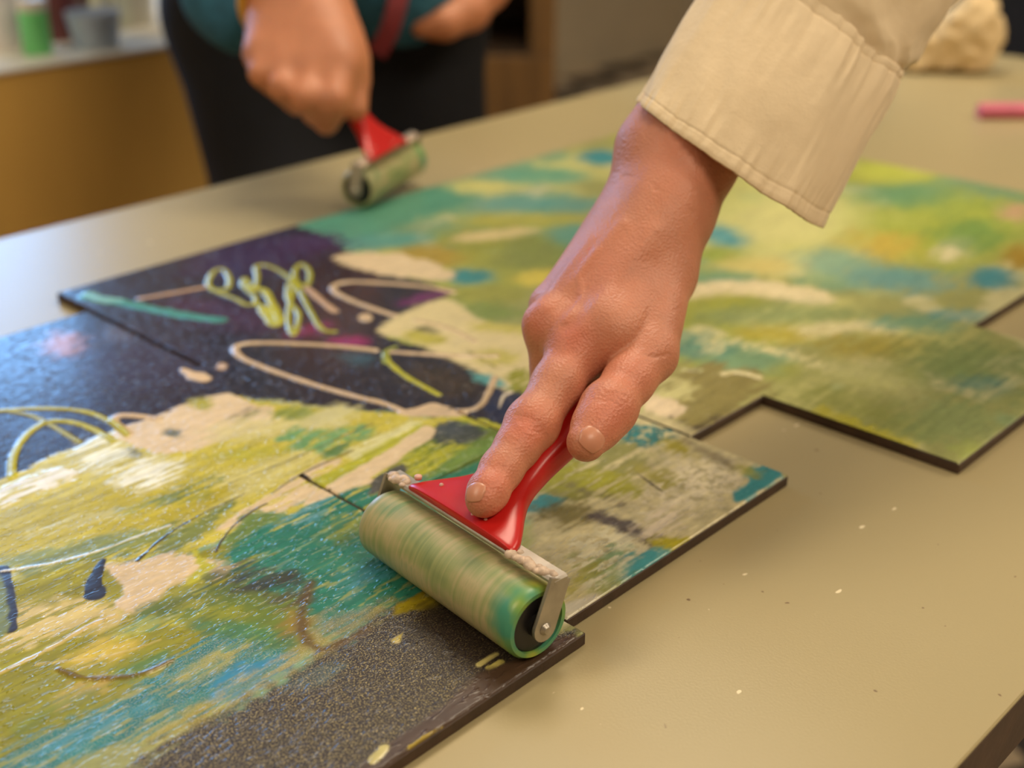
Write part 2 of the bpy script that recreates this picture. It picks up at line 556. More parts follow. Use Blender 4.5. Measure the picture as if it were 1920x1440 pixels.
for zz in (WZ0 + 0.02, WZ1 - 0.02): fr.box(((WX0 + WX1) / 2, RY1 + 0.02, zz), (WX1 - WX0, 0.05, 0.04))
for xx in (WX0 + 0.02, (WX0 + WX1) / 2, WX1 - 0.02): fr.box((xx, RY1 + 0.02, (WZ0 + WZ1) / 2), (0.04, 0.048, WZ1 - WZ0 - 0.082))
fr.build('window_frame', M_TRIM, win)
for i, ((lx, ly), sx_, sy_, pw) in enumerate(LAMPS):
    e = tag(empty('ceiling_light', (lx, ly, CEIL)), ['square white ceiling light panel above far end of the table', 'square white ceiling light panel behind the photographer',
            'square white ceiling light panel on the window side of the room', 'added square white fill light panel towards the right hand wall'][i], 'ceiling light', 'ceiling light panels')
    MB().box((0, 0, -0.025), (sx_ + 0.06, sy_ + 0.06, 0.05)).build('housing', M_TRIM, e)
    MB().box((0, 0, -0.054), (sx_, sy_, 0.008)).build('diffuser', M_LAMP, e)

# ------------------------------------------------------------------ the table
TX0, TX1, TY0, TY1 = -0.42, 1.49, 0.116, 0.838
tb = tag(empty('work_table', ((TX0 + TX1) / 2, (TY0 + TY1) / 2, 0)), 'long beige laminate work table with dark edge band carrying the painted boards', 'table')
ox, oy = (TX0 + TX1) / 2, (TY0 + TY1) / 2
MB().box((0, 0, T - 0.001), (TX1 - TX0, TY1 - TY0, 0.002), bev=0.0006).build('tabletop', M_TABLE, tb)
MB().box((0, 0, T - 0.016), (TX1 - TX0 - 0.001, TY1 - TY0 - 0.001, 0.0279), bev=0.002).build('edge_band', M_EDGE, tb)
for sx_ in (-1, 1):
    for sy_ in (-1, 1):
        MB().box((sx_ * (ox - TX0 - 0.09), sy_ * (oy - TY0 - 0.08), (T - 0.03) / 2), (0.04, 0.04, T - 0.03), bev=0.004).build('leg', M_STEEL_DARK, tb)

# ------------------------------------------------------------------ the painting: one colour field over the boards
LAY = []


def tp(pts, z=T + 0.006): return np.array([at(x, y, z)[:2] for x, y in pts])


def A(c, pts, soft=2.0, nz=4.0, op=1.0, ang=0.0, st=(25, 2.5), th=0.15, sv=0.14, dry=0.0, grain=0.0, wet=0.3):
    P = spline(tp(pts), True, 4)
    LAY.append(dict(k='p', c=lin(c), P=P, soft=soft * .001, nz=nz * .001, op=op, ang=ang, st=st, th=th * .001, sv=sv, dry=dry, grain=grain, wet=wet))


def E(c, cx, cy, rx, ry, rot=0.0, **kw):
    ca, sa = math.cos(math.radians(rot)), math.sin(math.radians(rot))
    A(c, [(cx + ca * rx * math.cos(a) - sa * ry * math.sin(a), cy + sa * rx * math.cos(a) + ca * ry * math.sin(a))
          for a in np.linspace(0, 2 * math.pi, 10, endpoint=False)], **kw)


def L(c, pts, w_, soft=0.4, nz=0.3, op=1.0, th=0.8, sv=0.06, wet=0.5, dry=0.0, ang=0.0, taper=False):
    P = spline(tp(pts), False, 6)
    LAY.append(dict(k='l', c=lin(c), P=P, w=w_ * .0005, soft=soft * .001, nz=nz * .001, op=op, ang=ang, st=(25, 2), th=th * .001, sv=sv,
                    dry=dry, grain=0.0, wet=wet, taper=taper))


CR = (228, 204, 168); BG = (210, 184, 148); PY = (214, 202, 122); LM = (186, 184, 44); DK = (50, 41, 49); TE = (66, 142, 118)
# far field blobs (boards at the back and right)
SG = (150, 152, 98)
E((198, 200, 122), 1450, 430, 230, 90, soft=30, nz=40, op=.75)
E((158, 172, 66), 1760, 430, 190, 75, soft=30, nz=40, op=.85)
E((100, 150, 110), 1690, 365, 80, 22, soft=18, nz=25, op=.8)
E((212, 208, 140), 1480, 410, 110, 50, soft=30, nz=30, op=.9)
E((188, 196, 84), 1680, 320, 80, 20, soft=20, nz=20, op=.8)
E((70, 135, 145), 1862, 521, 42, 20, soft=10, nz=10)
E((196, 172, 76), 1655, 462, 62, 28, soft=18, nz=25, op=.9)
E((218, 208, 170), 1788, 466, 36, 18, -25, soft=8, nz=12)
E((190, 160, 122), 1905, 398, 32, 16, soft=8, nz=12)
E((160, 132, 48), 1910, 480, 30, 24, soft=10, nz=12)
E((110, 150, 80), 1820, 440, 60, 30, soft=14, nz=25, op=.8)
E((92, 160, 166), 1352, 442, 46, 18, 15, soft=12, nz=12)
E((150, 166, 74), 1345, 478, 40, 14, soft=10, nz=14)
E((104, 152, 150), 1680, 522, 100, 22, 6, soft=16, nz=20, op=.9)
E((126, 168, 150), 1560, 490, 70, 22, soft=16, nz=20, op=.8)
E((214, 196, 120), 1420, 500, 70, 16, soft=14, nz=18, op=.8)
E((112, 156, 124), 1345, 522, 65, 16, soft=12, nz=14, op=.9)
L((222, 208, 166), [(1290, 548), (1380, 540), (1460, 545), (1520, 556)], 26, soft=5, nz=6, th=.2)
E((156, 158, 52), 1365, 570, 75, 18, soft=12, nz=14, op=.9)
E((124, 142, 92), 1470, 592, 160, 22, soft=16, nz=20, op=.8)
E((172, 160, 52), 1470, 625, 90, 14, soft=10, nz=14, op=.9)
L((206, 198, 150), [(1520, 622), (1590, 612), (1660, 614)], 16, soft=6, nz=8, th=.2)
E((86, 138, 120), 1310, 650, 60, 24, soft=12, nz=16, op=.9)
L((212, 204, 152), [(1340, 640), (1400, 648), (1470, 662), (1545, 684)], 12, soft=4, nz=9, th=.3, dry=.4)
L((206, 200, 150), [(1350, 625), (1380, 640), (1330, 660)], 7, soft=3, nz=6, th=.3, dry=.4)
E((150, 138, 56), 1640, 652, 100, 26, soft=16, nz=22, op=.85)
E((116, 136, 82), 1810, 690, 120, 50, soft=25, nz=35, op=.9)
E((190, 188, 128), 1640, 712, 90, 26, 15, soft=18, nz=25, op=.75)
E((96, 144, 122), 1710, 605, 80, 16, soft=10, nz=14, op=.8)
E((92, 146, 144), 1800, 590, 60, 10, soft=8, nz=10, op=.7)
E((140, 146, 72), 1620, 770, 130, 30, 18, soft=16, nz=25, op=.8)
E((132, 150, 96), 1790, 790, 90, 40, soft=16, nz=25, op=.7)
L((186, 178, 50), [(1545, 772), (1620, 805), (1700, 836)], 10, soft=4, nz=7, th=.1, op=.8)
E((160, 172, 84), 1830, 850, 40, 18, soft=8, nz=14, op=.8)
E((92, 134, 124), 1840, 720, 50, 14, soft=10, nz=10, op=.7)
# P3: olive, cream, dark scuff
A((142, 132, 76), [(1250, 690), (1400, 690), (1430, 735), (1350, 800), (1310, 815), (1240, 780)], soft=6, nz=12)
A((198, 192, 132), [(1195, 715), (1260, 705), (1310, 730), (1250, 765), (1190, 770)], soft=4, nz=9, dry=.3)
A((222, 202, 166), [(1205, 755), (1240, 742), (1275, 755), (1280, 775), (1250, 788), (1210, 775)], soft=2, nz=5)
A((58, 52, 38), [(1235, 792), (1262, 784), (1286, 788), (1300, 805), (1270, 800)], soft=1.5, nz=7, dry=.5)
L((216, 206, 156), [(1355, 700), (1385, 698), (1420, 706)], 5, nz=2, soft=1)
L((206, 210, 160), [(1245, 694), (1280, 692), (1312, 694)], 2.5, nz=2, dry=.4)
A((70, 56, 46), [(1300, 812), (1330, 795), (1350, 780), (1330, 788), (1295, 803)], soft=2, nz=4, op=.8)
# top middle: behind the hand
A((84, 146, 122), [(520, 440), (560, 405), (660, 380), (800, 345), (900, 350), (880, 385), (760, 420), (700, 445), (600, 470)], soft=8, nz=14)
E((58, 136, 146), 1130, 296, 46, 14, soft=10, nz=10)
E((92, 156, 130), 1010, 330, 90, 16, soft=12, nz=16, op=.9)
E((206, 198, 112), 900, 350, 60, 12, soft=10, nz=14, op=.8)
E((84, 150, 146), 1010, 385, 120, 18, soft=14, nz=18, op=.8)
E((170, 168, 70), 980, 415, 120, 16, soft=14, nz=18, op=.9)
E((150, 152, 54), 920, 452, 110, 26, soft=14, nz=22, op=.9)
E((206, 190, 136), 930, 440, 80, 9, -6, soft=6, nz=10)
E((128, 140, 72), 1010, 480, 80, 36, soft=14, nz=22, op=.9)
E((84, 150, 140), 700, 455, 110, 14, -5, soft=8, nz=12, op=.9)
E((92, 150, 136), 1080, 440, 45, 20, soft=10, nz=14, op=.9)
E((166, 142, 52), 800, 482, 70, 22, soft=10, nz=14, op=.95)
E((212, 196, 84), 1010, 522, 40, 16, soft=8, nz=10, op=.9)
E((60, 134, 138), 880, 520, 46, 15, soft=8, nz=8)
E((150, 152, 70), 920, 555, 80, 20, soft=10, nz=14, op=.9)
E((122, 142, 70), 880, 588, 100, 20, soft=10, nz=14, op=.9)
E((224, 206, 176), 572, 446, 22, 9, soft=5, nz=3)
# P4 corner board
A((188, 177, 132), [(1000, 900), (1180, 770), (1330, 820), (1470, 885), (1260, 1050), (1050, 1180), (980, 1150), (1000, 1000)], soft=3, nz=3, sv=.3, st=(5, 3))
E((222, 210, 172), 1300, 905, 90, 45, -20, soft=10, nz=18, sv=.3, st=(5, 3), dry=.3)
E((214, 208, 170), 1140, 1040, 80, 60, -30, soft=12, nz=20, sv=.3, st=(5, 3), dry=.3)
E((124, 124, 62), 1120, 880, 120, 55, -20, soft=10, nz=16, op=.9, dry=.2)
E((150, 148, 40), 1090, 900, 110, 30, 8, soft=6, nz=12, dry=.15)
E((158, 150, 66), 1240, 900, 60, 14, 25, soft=6, nz=12, dry=.3)
E((46, 112, 112), 1205, 815, 58, 20, 4, soft=3, nz=8, th=.4, sv=.4, st=(4, 2), dry=.15)
E((150, 140, 44), 1270, 838, 38, 14, 20, soft=4, nz=8, dry=.2)
E((124, 112, 82), 1330, 850, 60, 8, 28, soft=4, nz=5, op=.8)
A((64, 142, 144), [(1405, 880), (1440, 868), (1465, 885), (1440, 915), (1395, 938), (1375, 935), (1400, 905)], soft=2, nz=6, th=.3)
E((150, 148, 50), 1400, 882, 20, 8, 25, soft=3, nz=6, op=.8)
E((62, 140, 142), 1012, 944, 44, 13, -8, soft=3, nz=6, th=.3)
E((112, 102, 52), 1070, 965, 50, 22, soft=6, nz=12, op=.9)
E((108, 98, 80), 1120, 930, 60, 8, 20, soft=4, nz=8, op=.7, dry=.3)
L((72, 62, 66), [(1120, 968), (1170, 985), (1225, 1012)], 9, soft=3, nz=5, op=.9, th=.05)
A((170, 160, 36), [(1215, 1012), (1245, 1005), (1292, 1012), (1260, 1035), (1230, 1030)], soft=2, nz=5)
A((70, 146, 146), [(1180, 1045), (1225, 1030), (1258, 1030), (1240, 1055), (1190, 1085), (1170, 1075)], soft=3, nz=7)
E((104, 148, 104), 1130, 1062, 50, 24, -30, soft=8, nz=14, op=.85, dry=.3)
E((160, 152, 58), 1085, 1085, 50, 22, -30, soft=8, nz=14, op=.85, dry=.3)
A((208, 200, 172), [(1045, 1150), (1080, 1125), (1120, 1120), (1090, 1150), (1060, 1165)], soft=2, nz=5)
E((220, 206, 174), 1250, 975, 60, 22, -30, soft=6, nz=10, dry=.4)
for s_ in range(5):
    L((90, 78, 52), [(1195 + s_ * 6, 888 + s_ * 5), (1222 + s_ * 5, 905 + s_ * 4)], .5, th=-.1)
# the dark sheet of paint on the left boards
A(DK, [(60, 548), (300, 480), (530, 425), (600, 440), (650, 470), (720, 505), (800, 528), (840, 548), (760, 592), (715, 618), (770, 645), (870, 668),
       (930, 715), (990, 740), (1000, 800), (900, 800), (780, 775), (700, 772), (600, 762), (520, 750), (440, 758), (300, 790), (240, 830), (150, 860), (60, 930),
       (-60, 980), (-300, 1000), (-300, 600)], soft=2, nz=5, sv=.2, wet=.85, th=.1)
E((66, 46, 84), 480, 480, 130, 35, -10, soft=20, nz=25, op=.8, wet=.8)
E((74, 50, 88), 590, 455, 60, 15, soft=12, nz=15, op=.8, wet=.8)
E((84, 48, 84), 420, 590, 110, 26, 10, soft=16, nz=25, op=.6, wet=.8)
E((112, 50, 100), 795, 558, 50, 9, -12, soft=6, nz=8, op=.9, wet=.7)
E((150, 44, 104), 655, 640, 42, 11, soft=6, nz=6, op=.9, wet=.7)
E((134, 44, 92), 580, 618, 45, 12, -10, soft=8, nz=8, op=.7, wet=.7)
E((58, 92, 110), 672, 672, 30, 12, soft=8, nz=8, op=.8, wet=.7)
E((70, 66, 92), 230, 680, 170, 60, soft=30, nz=40, op=.7, wet=.9)
E((62, 62, 86), 120, 800, 140, 50, soft=30, nz=40, op=.8, wet=.9)
E((196, 136, 116), 115, 645, 36, 22, soft=8, nz=10, op=.8, wet=.6)
E((66, 52, 40), 830, 715, 75, 26, 10, soft=8, nz=8, op=.9, wet=.7)
E((84, 66, 56), 225, 625, 30, 16, soft=8, nz=8, op=.7)
A((46, 48, 74), [(905, 770), (930, 728), (985, 740), (1010, 790), (950, 800)], soft=1.5, nz=4, wet=.6)
# cream bursts in the middle
A((220, 198, 158), [(628, 480), (700, 474), (760, 478), (830, 500), (845, 522), (770, 522), (700, 512), (650, 496)], soft=3, nz=7)
A((218, 202, 150), [(706, 620), (760, 585), (840, 562), (900, 600), (985, 625), (1000, 700), (945, 732), (880, 690), (800, 655), (770, 640)], soft=3, nz=5, ang=-.7, sv=.08)
E((180, 172, 60), 790, 632, 40, 12, 8, soft=4, nz=7, op=.9)
E((92, 88, 52), 800, 618, 22, 6, 8, soft=3, nz=4, op=.8)
E((196, 186, 90), 940, 615, 60, 10, 4, soft=5, nz=8, op=.9)
E((194, 184, 80), 930, 670, 40, 14, soft=5, nz=8, op=.8)
A((150, 150, 44), [(945, 705), (990, 690), (1000, 735), (970, 738)], soft=2, nz=6, dry=.3)
A((92, 160, 158), [(880, 695), (930, 708), (955, 722), (930, 725), (890, 712)], soft=3, nz=5)
L((150, 140, 60), [(880, 660), (905, 675), (930, 690)], 2, nz=2, op=.8)
# yellow / cream sweep across the left foreground
A((202, 190, 74), [(-200, 960), (0, 895), (80, 860), (200, 812), (300, 782), (380, 752), (440, 742), (500, 752), (600, 764), (700, 772), (790, 782), (870, 790), (830, 860), (690, 960),
                   (560, 1000), (430, 1010), (260, 1075), (0, 1180), (-300, 1300)], soft=1.5, nz=6, sv=.22, ang=.05, st=(40, 2.2), th=.25, wet=.75)
A((224, 200, 160), [(215, 812), (290, 782), (360, 755), (410, 738), (445, 742), (480, 760), (520, 768), (500, 800), (400, 830), (330, 850), (250, 838)], soft=1.2, nz=5, ang=.0, sv=.08, th=.5)
E((172, 164, 40), 378, 758, 22, 12, soft=3, nz=4)
E((96, 84, 58), 455, 778, 26, 8, -25, soft=3, nz=5, op=.9, dry=.3)
E((86, 92, 70), 325, 812, 18, 8, soft=2, nz=4, op=.9)
E((84, 84, 56), 248, 850, 16, 9, soft=2, nz=4, op=.9)
E((216, 206, 140), 500, 800, 110, 22, -8, soft=8, nz=12, op=.8, ang=0)
E((140, 150, 56), 555, 775, 45, 12, soft=3, nz=6, ang=.2)
E((206, 200, 140), 620, 782, 55, 18, -14, soft=5, nz=8)
A((110, 158, 96), [(520, 820), (560, 803), (620, 805), (700, 795), (690, 815), (640, 832), (600, 850), (540, 840)], soft=3, nz=8, ang=.1, dry=.15)
A((90, 126, 62), [(600, 850), (640, 832), (660, 826), (640, 850), (610, 862)], soft=2, nz=5)
A((216, 212, 150), [(650, 850), (720, 812), (770, 790), (800, 792), (740, 830), (680, 866)], soft=3, nz=6, dry=.2)
A((178, 178, 36), [(580, 905), (640, 875), (720, 830), (790, 795), (800, 806), (740, 845), (660, 890), (600, 915)], soft=1.5, nz=4, ang=.0, sv=.22, th=.4)
A((206, 196, 112), [(380, 905), (480, 870), (570, 845), (600, 862), (500, 915), (400, 950), (330, 960)], soft=4, nz=8, sv=.2)
A((222, 198, 156), [(430, 975), (520, 915), (600, 868), (640, 860), (620, 880), (570, 905), (600, 918), (560, 945), (500, 975), (420, 995)], soft=1.5, nz=5, sv=.1, ang=0, dry=.1, th=.4)
A((186, 172, 36), [(0, 960), (120, 930), (260, 905), (400, 905), (420, 935), (300, 985), (120, 1010), (0, 1035)], soft=6, nz=10, sv=.2, wet=.7)
E((180, 176, 40), 470, 850, 70, 10, -6, soft=5, nz=7, op=.8)
E((236, 238, 214), 190, 850, 55, 35, soft=5, nz=9, dry=.35, sv=.2, th=.5)  # glare painted near-white on pale paint, here and in the next two
E((240, 240, 220), 280, 890, 60, 30, -8, soft=5, nz=10, dry=.4, sv=.2, th=.5)
A((240, 234, 214), [(0, 925), (60, 895), (110, 880), (150, 885), (120, 905), (40, 940), (0, 955)], soft=2, nz=6, dry=.3, th=.6)
A((132, 138, 40), [(0, 1050), (150, 1010), (300, 985), (340, 990), (270, 1030), (140, 1050), (0, 1080)], soft=4, nz=8, sv=.25)
A((112, 124, 44), [(260, 1060), (330, 995), (420, 945), (440, 950), (380, 1000), (300, 1055)], soft=3, nz=6, sv=.25, op=.9)
A((108, 132, 52), [(405, 1035), (430, 1000), (470, 962), (520, 962), (560, 965), (500, 1000), (430, 1035)], soft=2, nz=5, sv=.2)
# lower left: lime, cream fish shape, green
A((152, 146, 18), [(-200, 1150), (0, 1085), (150, 1045), (240, 1055), (400, 1030), (520, 1010), (480, 1060), (400, 1180), (300, 1260), (150, 1340), (0, 1420), (-200, 1500)], soft=3, nz=8, sv=.24, st=(30, 2), wet=.75, th=.25)
A((212, 190, 120), [(0, 1150), (120, 1120), (200, 1118), (240, 1150), (210, 1170), (120, 1195), (0, 1225)], soft=5, nz=9, sv=.25, op=.85, dry=.15)
A((212, 188, 146), [(195, 1062), (260, 1052), (340, 1035), (380, 1045), (440, 1055), (420, 1080), (330, 1095), (300, 1130), (260, 1152), (215, 1135), (230, 1110), (220, 1085)], soft=1.5, nz=5, th=.5, sv=.1)
A((182, 178, 30), [(360, 1030), (385, 1045), (400, 1060), (390, 1085), (350, 1095), (365, 1065)], soft=1.5, nz=4)
A((48, 122, 100), [(420, 1040), (470, 1000), (560, 960), (620, 925), (700, 915), (760, 940), (820, 1000), (860, 1080), (760, 1130), (690, 1165), (610, 1190), (560, 1150), (480, 1110), (430, 1075)], soft=2.5, nz=7, sv=.2, dry=.08, st=(18, 2), wet=.5)
E((84, 152, 166), 570, 960, 60, 16, -25, soft=4, nz=9, op=.8, dry=.3)
E((158, 158, 46), 640, 985, 50, 14, -20, soft=4, nz=9, op=.8, dry=.45)
E((82, 150, 160), 690, 1080, 60, 20, -25, soft=6, nz=9, op=.7, dry=.3)
E((84, 150, 156), 500, 1075, 40, 14, -20, soft=6, nz=9, op=.6, dry=.3)
A((104, 120, 32), [(255, 1150), (310, 1120), (400, 1100), (480, 1105), (560, 1120), (580, 1180), (560, 1230), (460, 1210), (380, 1190), (290, 1165)], soft=3, nz=7, sv=.2)
E((58, 52, 42), 490, 1090, 62, 18, -8, soft=5, nz=9, op=.9, dry=.15)
E((74, 62, 44), 540, 1120, 50, 16, -5, soft=5, nz=9, op=.7, dry=.2)
E((64, 70, 62), 460, 1068, 36, 14, -20, soft=4, nz=8, op=.85, dry=.2)
E((160, 156, 40), 350, 1120, 40, 18, soft=5, nz=8)
E((92, 142, 80), 470, 1190, 60, 22, 6, soft=6, nz=8, op=.9)
E((150, 126, 40), 560, 1180, 40, 34, 25, soft=5, nz=7, op=.9)
A((70, 142, 122), [(215, 1190), (260, 1165), (300, 1162), (290, 1185), (230, 1195)], soft=2, nz=4)
A((146, 142, 22), [(0, 1330), (120, 1250), (230, 1195), (320, 1175), (390, 1195), (330, 1250), (220, 1310), (100, 1380), (0, 1420)], soft=3, nz=7, sv=.25, wet=.7)
E((202, 178, 52), 190, 1225, 70, 24, -20, soft=5, nz=8)
E((92, 132, 66), 260, 1250, 55, 16, -22, soft=5, nz=8, op=.8)
E((206, 172, 100), 150, 1300, 60, 16, -24, soft=5, nz=8, op=.8)
A((44, 118, 112), [(-60, 1470), (30, 1410), (130, 1350), (250, 1290), (320, 1235), (400, 1195), (500, 1205), (560, 1235), (480, 1270), (420, 1330), (300, 1380), (150, 1430), (20, 1500)], soft=3, nz=8, sv=.22, dry=.15, grain=.35, st=(20, 2))
E((170, 160, 58), 400, 1330, 150, 24, -26, soft=8, nz=14, op=.8, dry=.4, grain=.4)
E((168, 158, 60), 400, 1240, 90, 18, -22, soft=6, nz=10, op=.8, dry=.4, grain=.4)
A((58, 136, 172), [(390, 1290), (440, 1250), (520, 1228), (560, 1232), (540, 1262), (470, 1300), (400, 1318)], soft=2.5, nz=6, dry=.12, th=.3)
E((84, 150, 172), 170, 1370, 120, 16, -26, soft=4, nz=8, op=.7, dry=.35)
for (c_, p_, q_) in (((88, 104, 40), (300, 1135), (420, 1108)), ((70, 84, 52), (400, 1085), (520, 1078)), ((150, 152, 34), (330, 1160), (450, 1150)), ((74, 116, 78), (380, 1175), (540, 1205)),
                     ((60, 56, 42), (500, 1100), (560, 1085)), ((150, 146, 40), (60, 1300), (180, 1250)), ((120, 132, 44), (40, 1360), (160, 1305)), ((196, 190, 70), (20, 1090), (150, 1062)),
                     ((110, 124, 44), (60, 1072), (230, 1030)), ((186, 178, 60), (230, 1190), (330, 1165)), ((206, 196, 110), (60, 1000), (230, 965)), ((150, 152, 50), (240, 960), (380, 925)),
                     ((118, 134, 60), (300, 940), (400, 900)), ((96, 118, 50), (640, 1010), (720, 985)), ((64, 126, 96), (600, 1060), (720, 1040))):
    L(c_, [p_, ((p_[0] + q_[0]) / 2, (p_[1] + q_[1]) / 2 - 4), q_], 9, soft=3, nz=5, op=.75, th=.15, dry=.35, sv=.3)
# brown rolled corner with glints painted as gold flecks
A((50, 40, 36), [(700, 1150), (780, 1120), (860, 1100), (1010, 1180), (1080, 1200), (700, 1520), (100, 1520), (260, 1430), (350, 1370), (430, 1330), (520, 1280), (580, 1235), (640, 1195)], soft=4, nz=10, grain=.75, sv=.12, wet=.25)
A((164, 150, 58), [(330, 1370), (420, 1320), (520, 1270), (590, 1230), (640, 1195), (700, 1150), (740, 1125), (690, 1130), (620, 1170), (560, 1215), (480, 1262), (390, 1315), (300, 1365)], soft=5, nz=9, op=.8, grain=.6, dry=.25)
E((112, 128, 112), 640, 1165, 40, 14, -20, soft=6, nz=9, op=.7, grain=.8)
E((170, 150, 26), 790, 1130, 50, 13, -15, soft=3, nz=7, wet=.5)
E((96, 122, 122), 600, 1270, 50, 14, -25, soft=6, nz=9, op=.5, grain=.7)
A((42, 33, 33), [(790, 1140), (860, 1120), (960, 1190), (1000, 1240), (900, 1270), (840, 1240), (760, 1190)], soft=8, nz=8, op=.85, grain=.06)  # the roller's cast shadow painted into the colour, almost without flecks
L((196, 176, 96), [(742, 1200), (748, 1194), (756, 1186)], 3, nz=1, th=.4, taper=True)
L((192, 178, 110), [(900, 1245), (915, 1235), (930, 1226)], 2.2, nz=1.2, th=.3)
L((196, 182, 100), [(915, 1252), (930, 1245), (938, 1240)], 2.0, nz=1.2, th=.3)
# bare brown margin along the front edge
A((72, 52, 38), [(1075, 1192), (1000, 1215), (960, 1240), (900, 1265), (800, 1345), (700, 1420), (650, 1470), (760, 1470), (1080, 1215)], soft=1.5, nz=3, grain=0, wet=.2)
L((196, 184, 120), [(700, 1425), (715, 1410), (720, 1402)], 3, nz=1, th=.3)
L((176, 152, 40), [(770, 1400), (800, 1382), (830, 1365)], 2, nz=1, dry=.3)
# lime / green board in front of the finger
A((104, 124, 34), [(690, 900), (720, 880), (800, 815), (860, 785), (930, 795), (960, 820), (960, 860), (850, 890), (760, 920)], soft=1.5, nz=5, sv=.25, ang=.1)
A((66, 70, 66), [(800, 815), (830, 790), (890, 795), (900, 815), (860, 835), (820, 835)], soft=3, nz=7, op=.95)
E((70, 78, 84), 850, 805, 30, 12, soft=4, nz=6, op=.8)
A((172, 172, 34), [(740, 890), (760, 850), (830, 830), (900, 840), (880, 860), (800, 890)], soft=2, nz=7, sv=.3, ang=.0, st=(14, 1.5), dry=.2)
A((112, 146, 60), [(850, 850), (960, 815), (970, 840), (900, 870), (830, 890)], soft=2.5, nz=7, op=.9, sv=.2)
A((46, 124, 92), [(730, 940), (800, 900), (880, 872), (960, 840), (960, 930), (900, 960), (770, 960)], soft=2, nz=4, sv=.08, wet=.5)
E((66, 138, 152), 760, 915, 32, 10, -25, soft=3, nz=6, op=.9)
A((78, 76, 66), [(690, 905), (720, 880), (760, 870), (750, 895), (710, 925)], soft=2, nz=6)
A(LM, [(800, 772), (860, 776), (920, 790), (950, 800), (945, 808), (900, 798), (850, 786)], soft=1, nz=3, th=.3)
A((222, 198, 158), [(806, 798), (816, 806), (812, 820), (780, 840), (740, 868), (705, 890), (695, 905), (660, 915), (610, 935), (565, 950), (600, 918), (660, 885), (720, 848), (770, 815), (790, 800)], soft=.8, nz=2, th=.6, sv=.05)
# dark strokes
L((40, 30, 33), [(178, 1114), (176, 1100), (179, 1082), (186, 1064), (194, 1050)], 9, nz=.2, th=.2, wet=.1, taper=True)
E((40, 30, 33), 188, 1108, 12, 9, -30, soft=.8, nz=.4, th=.2, wet=.1)
L((48, 36, 34), [(2, 1068), (8, 1090), (14, 1130), (18, 1178)], 6, nz=.3, th=.2, wet=.1)
A((120, 128, 60), [(-40, 1080), (0, 1075), (12, 1120), (14, 1185), (-40, 1200)], soft=1, nz=2, th=.3)
L((60, 52, 34), [(258, 1052), (290, 1022), (330, 992), (390, 958), (440, 935), (458, 925)], 1.8, nz=.6, th=.35, taper=True)
L((80, 70, 40), [(405, 1035), (415, 1015), (440, 985), (475, 958), (500, 945)], 1.0, nz=.4, th=.3)
L((56, 50, 44), [(566, 890), (585, 902), (600, 914), (618, 918)], 1.6, nz=.8, th=.3)
L((86, 78, 50), [(430, 905), (520, 872), (600, 838), (650, 815), (700, 795)], .9, nz=.6, th=.3, op=.8)
L((90, 80, 46), [(510, 925), (560, 893), (610, 868), (660, 845)], .9, nz=.6, th=.3, op=.8)
L((96, 72, 34), [(585, 1090), (572, 1125), (565, 1165), (575, 1200), (600, 1216), (640, 1205), (690, 1178)], 4, nz=1.5, soft=2, op=.85, th=.2)
L((110, 84, 30), [(110, 1255), (150, 1270), (200, 1272), (260, 1265), (320, 1240)], 2.5, nz=1, soft=1, op=.85)
L((246, 242, 232), [(0, 1072), (90, 1058), (180, 1035), (260, 1005), (320, 985)], 1.2, nz=.5, th=.5, op=.8)  # specular highlight painted as a white line
L((214, 188, 120), [(0, 1262), (100, 1212), (170, 1172), (215, 1155)], 2, nz=1, th=.4, op=.8)
L((206, 182, 110), [(70, 1245), (200, 1232), (300, 1200)], 1.4, nz=.8, th=.3, op=.5)
# tube lines
L(BG, [(704, 657), (640, 650), (560, 645), (490, 643), (452, 646), (440, 655), (455, 672), (510, 695), (590, 722), (660, 742), (720, 757), (752, 770)], 4.2, th=1.3)
L(BG, [(735, 660), (800, 664), (870, 668), (930, 668)], 4.0, th=1.1)
A(BG, [(745, 772), (775, 765), (815, 756), (850, 766), (880, 772), (860, 782), (800, 780), (760, 780)], soft=.6, nz=1.5, th=.6)
L(BG, [(850, 770), (885, 768), (905, 755), (918, 732), (928, 708)], 3.6, th=1.1)
L(BG, [(850, 548), (800, 538), (720, 531), (650, 529), (624, 538), (634, 552), (680, 572), (740, 592)], 4.6, th=1.2)
L(BG, [(780, 600), (840, 615), (890, 640)], 4.0, th=.9, op=.8)
L((196, 160, 126), [(262, 560), (320, 550), (392, 537)], 4.2, th=.8)
L((196, 164, 134), [(575, 540), (600, 562), (628, 584)], 5, th=.8)
E(BG, 685, 596, 14, 8, soft=1, nz=1, th=.8)
E((222, 192, 150), 350, 697, 14, 5, 20, soft=1, nz=1.5, th=.7)
E((222, 192, 150), 372, 707, 24, 9, 5, soft=1, nz=2, th=.7)
E((200, 168, 134), 416, 687, 10, 7, soft=1, nz=1, th=.6)
L(BG, [(298, 786), (255, 780), (222, 780), (214, 790), (225, 802), (240, 815)], 4.6, th=1.2)
L((230, 216, 190), [(958, 735), (945, 742), (939, 755), (936, 765)], 2.6, th=.6, taper=True)
L((190, 184, 60), [(238, 818), (205, 790), (160, 772), (100, 766), (40, 767), (-20, 772)], 3.2, th=.9)
L((186, 180, 50), [(22, 895), (24, 860), (38, 830), (62, 805), (95, 790), (140, 793), (180, 808), (212, 828)], 3.8, th=1.0)
L((170, 166, 80), [(20, 772), (60, 780), (100, 800), (150, 830)], 2.6, th=.7)
L(LM, [(722, 662), (730, 680), (760, 705), (800, 728), (822, 740)], 3.2, th=.7)
L((150, 160, 70), [(742, 650), (722, 660), (722, 680)], 3, th=.5)
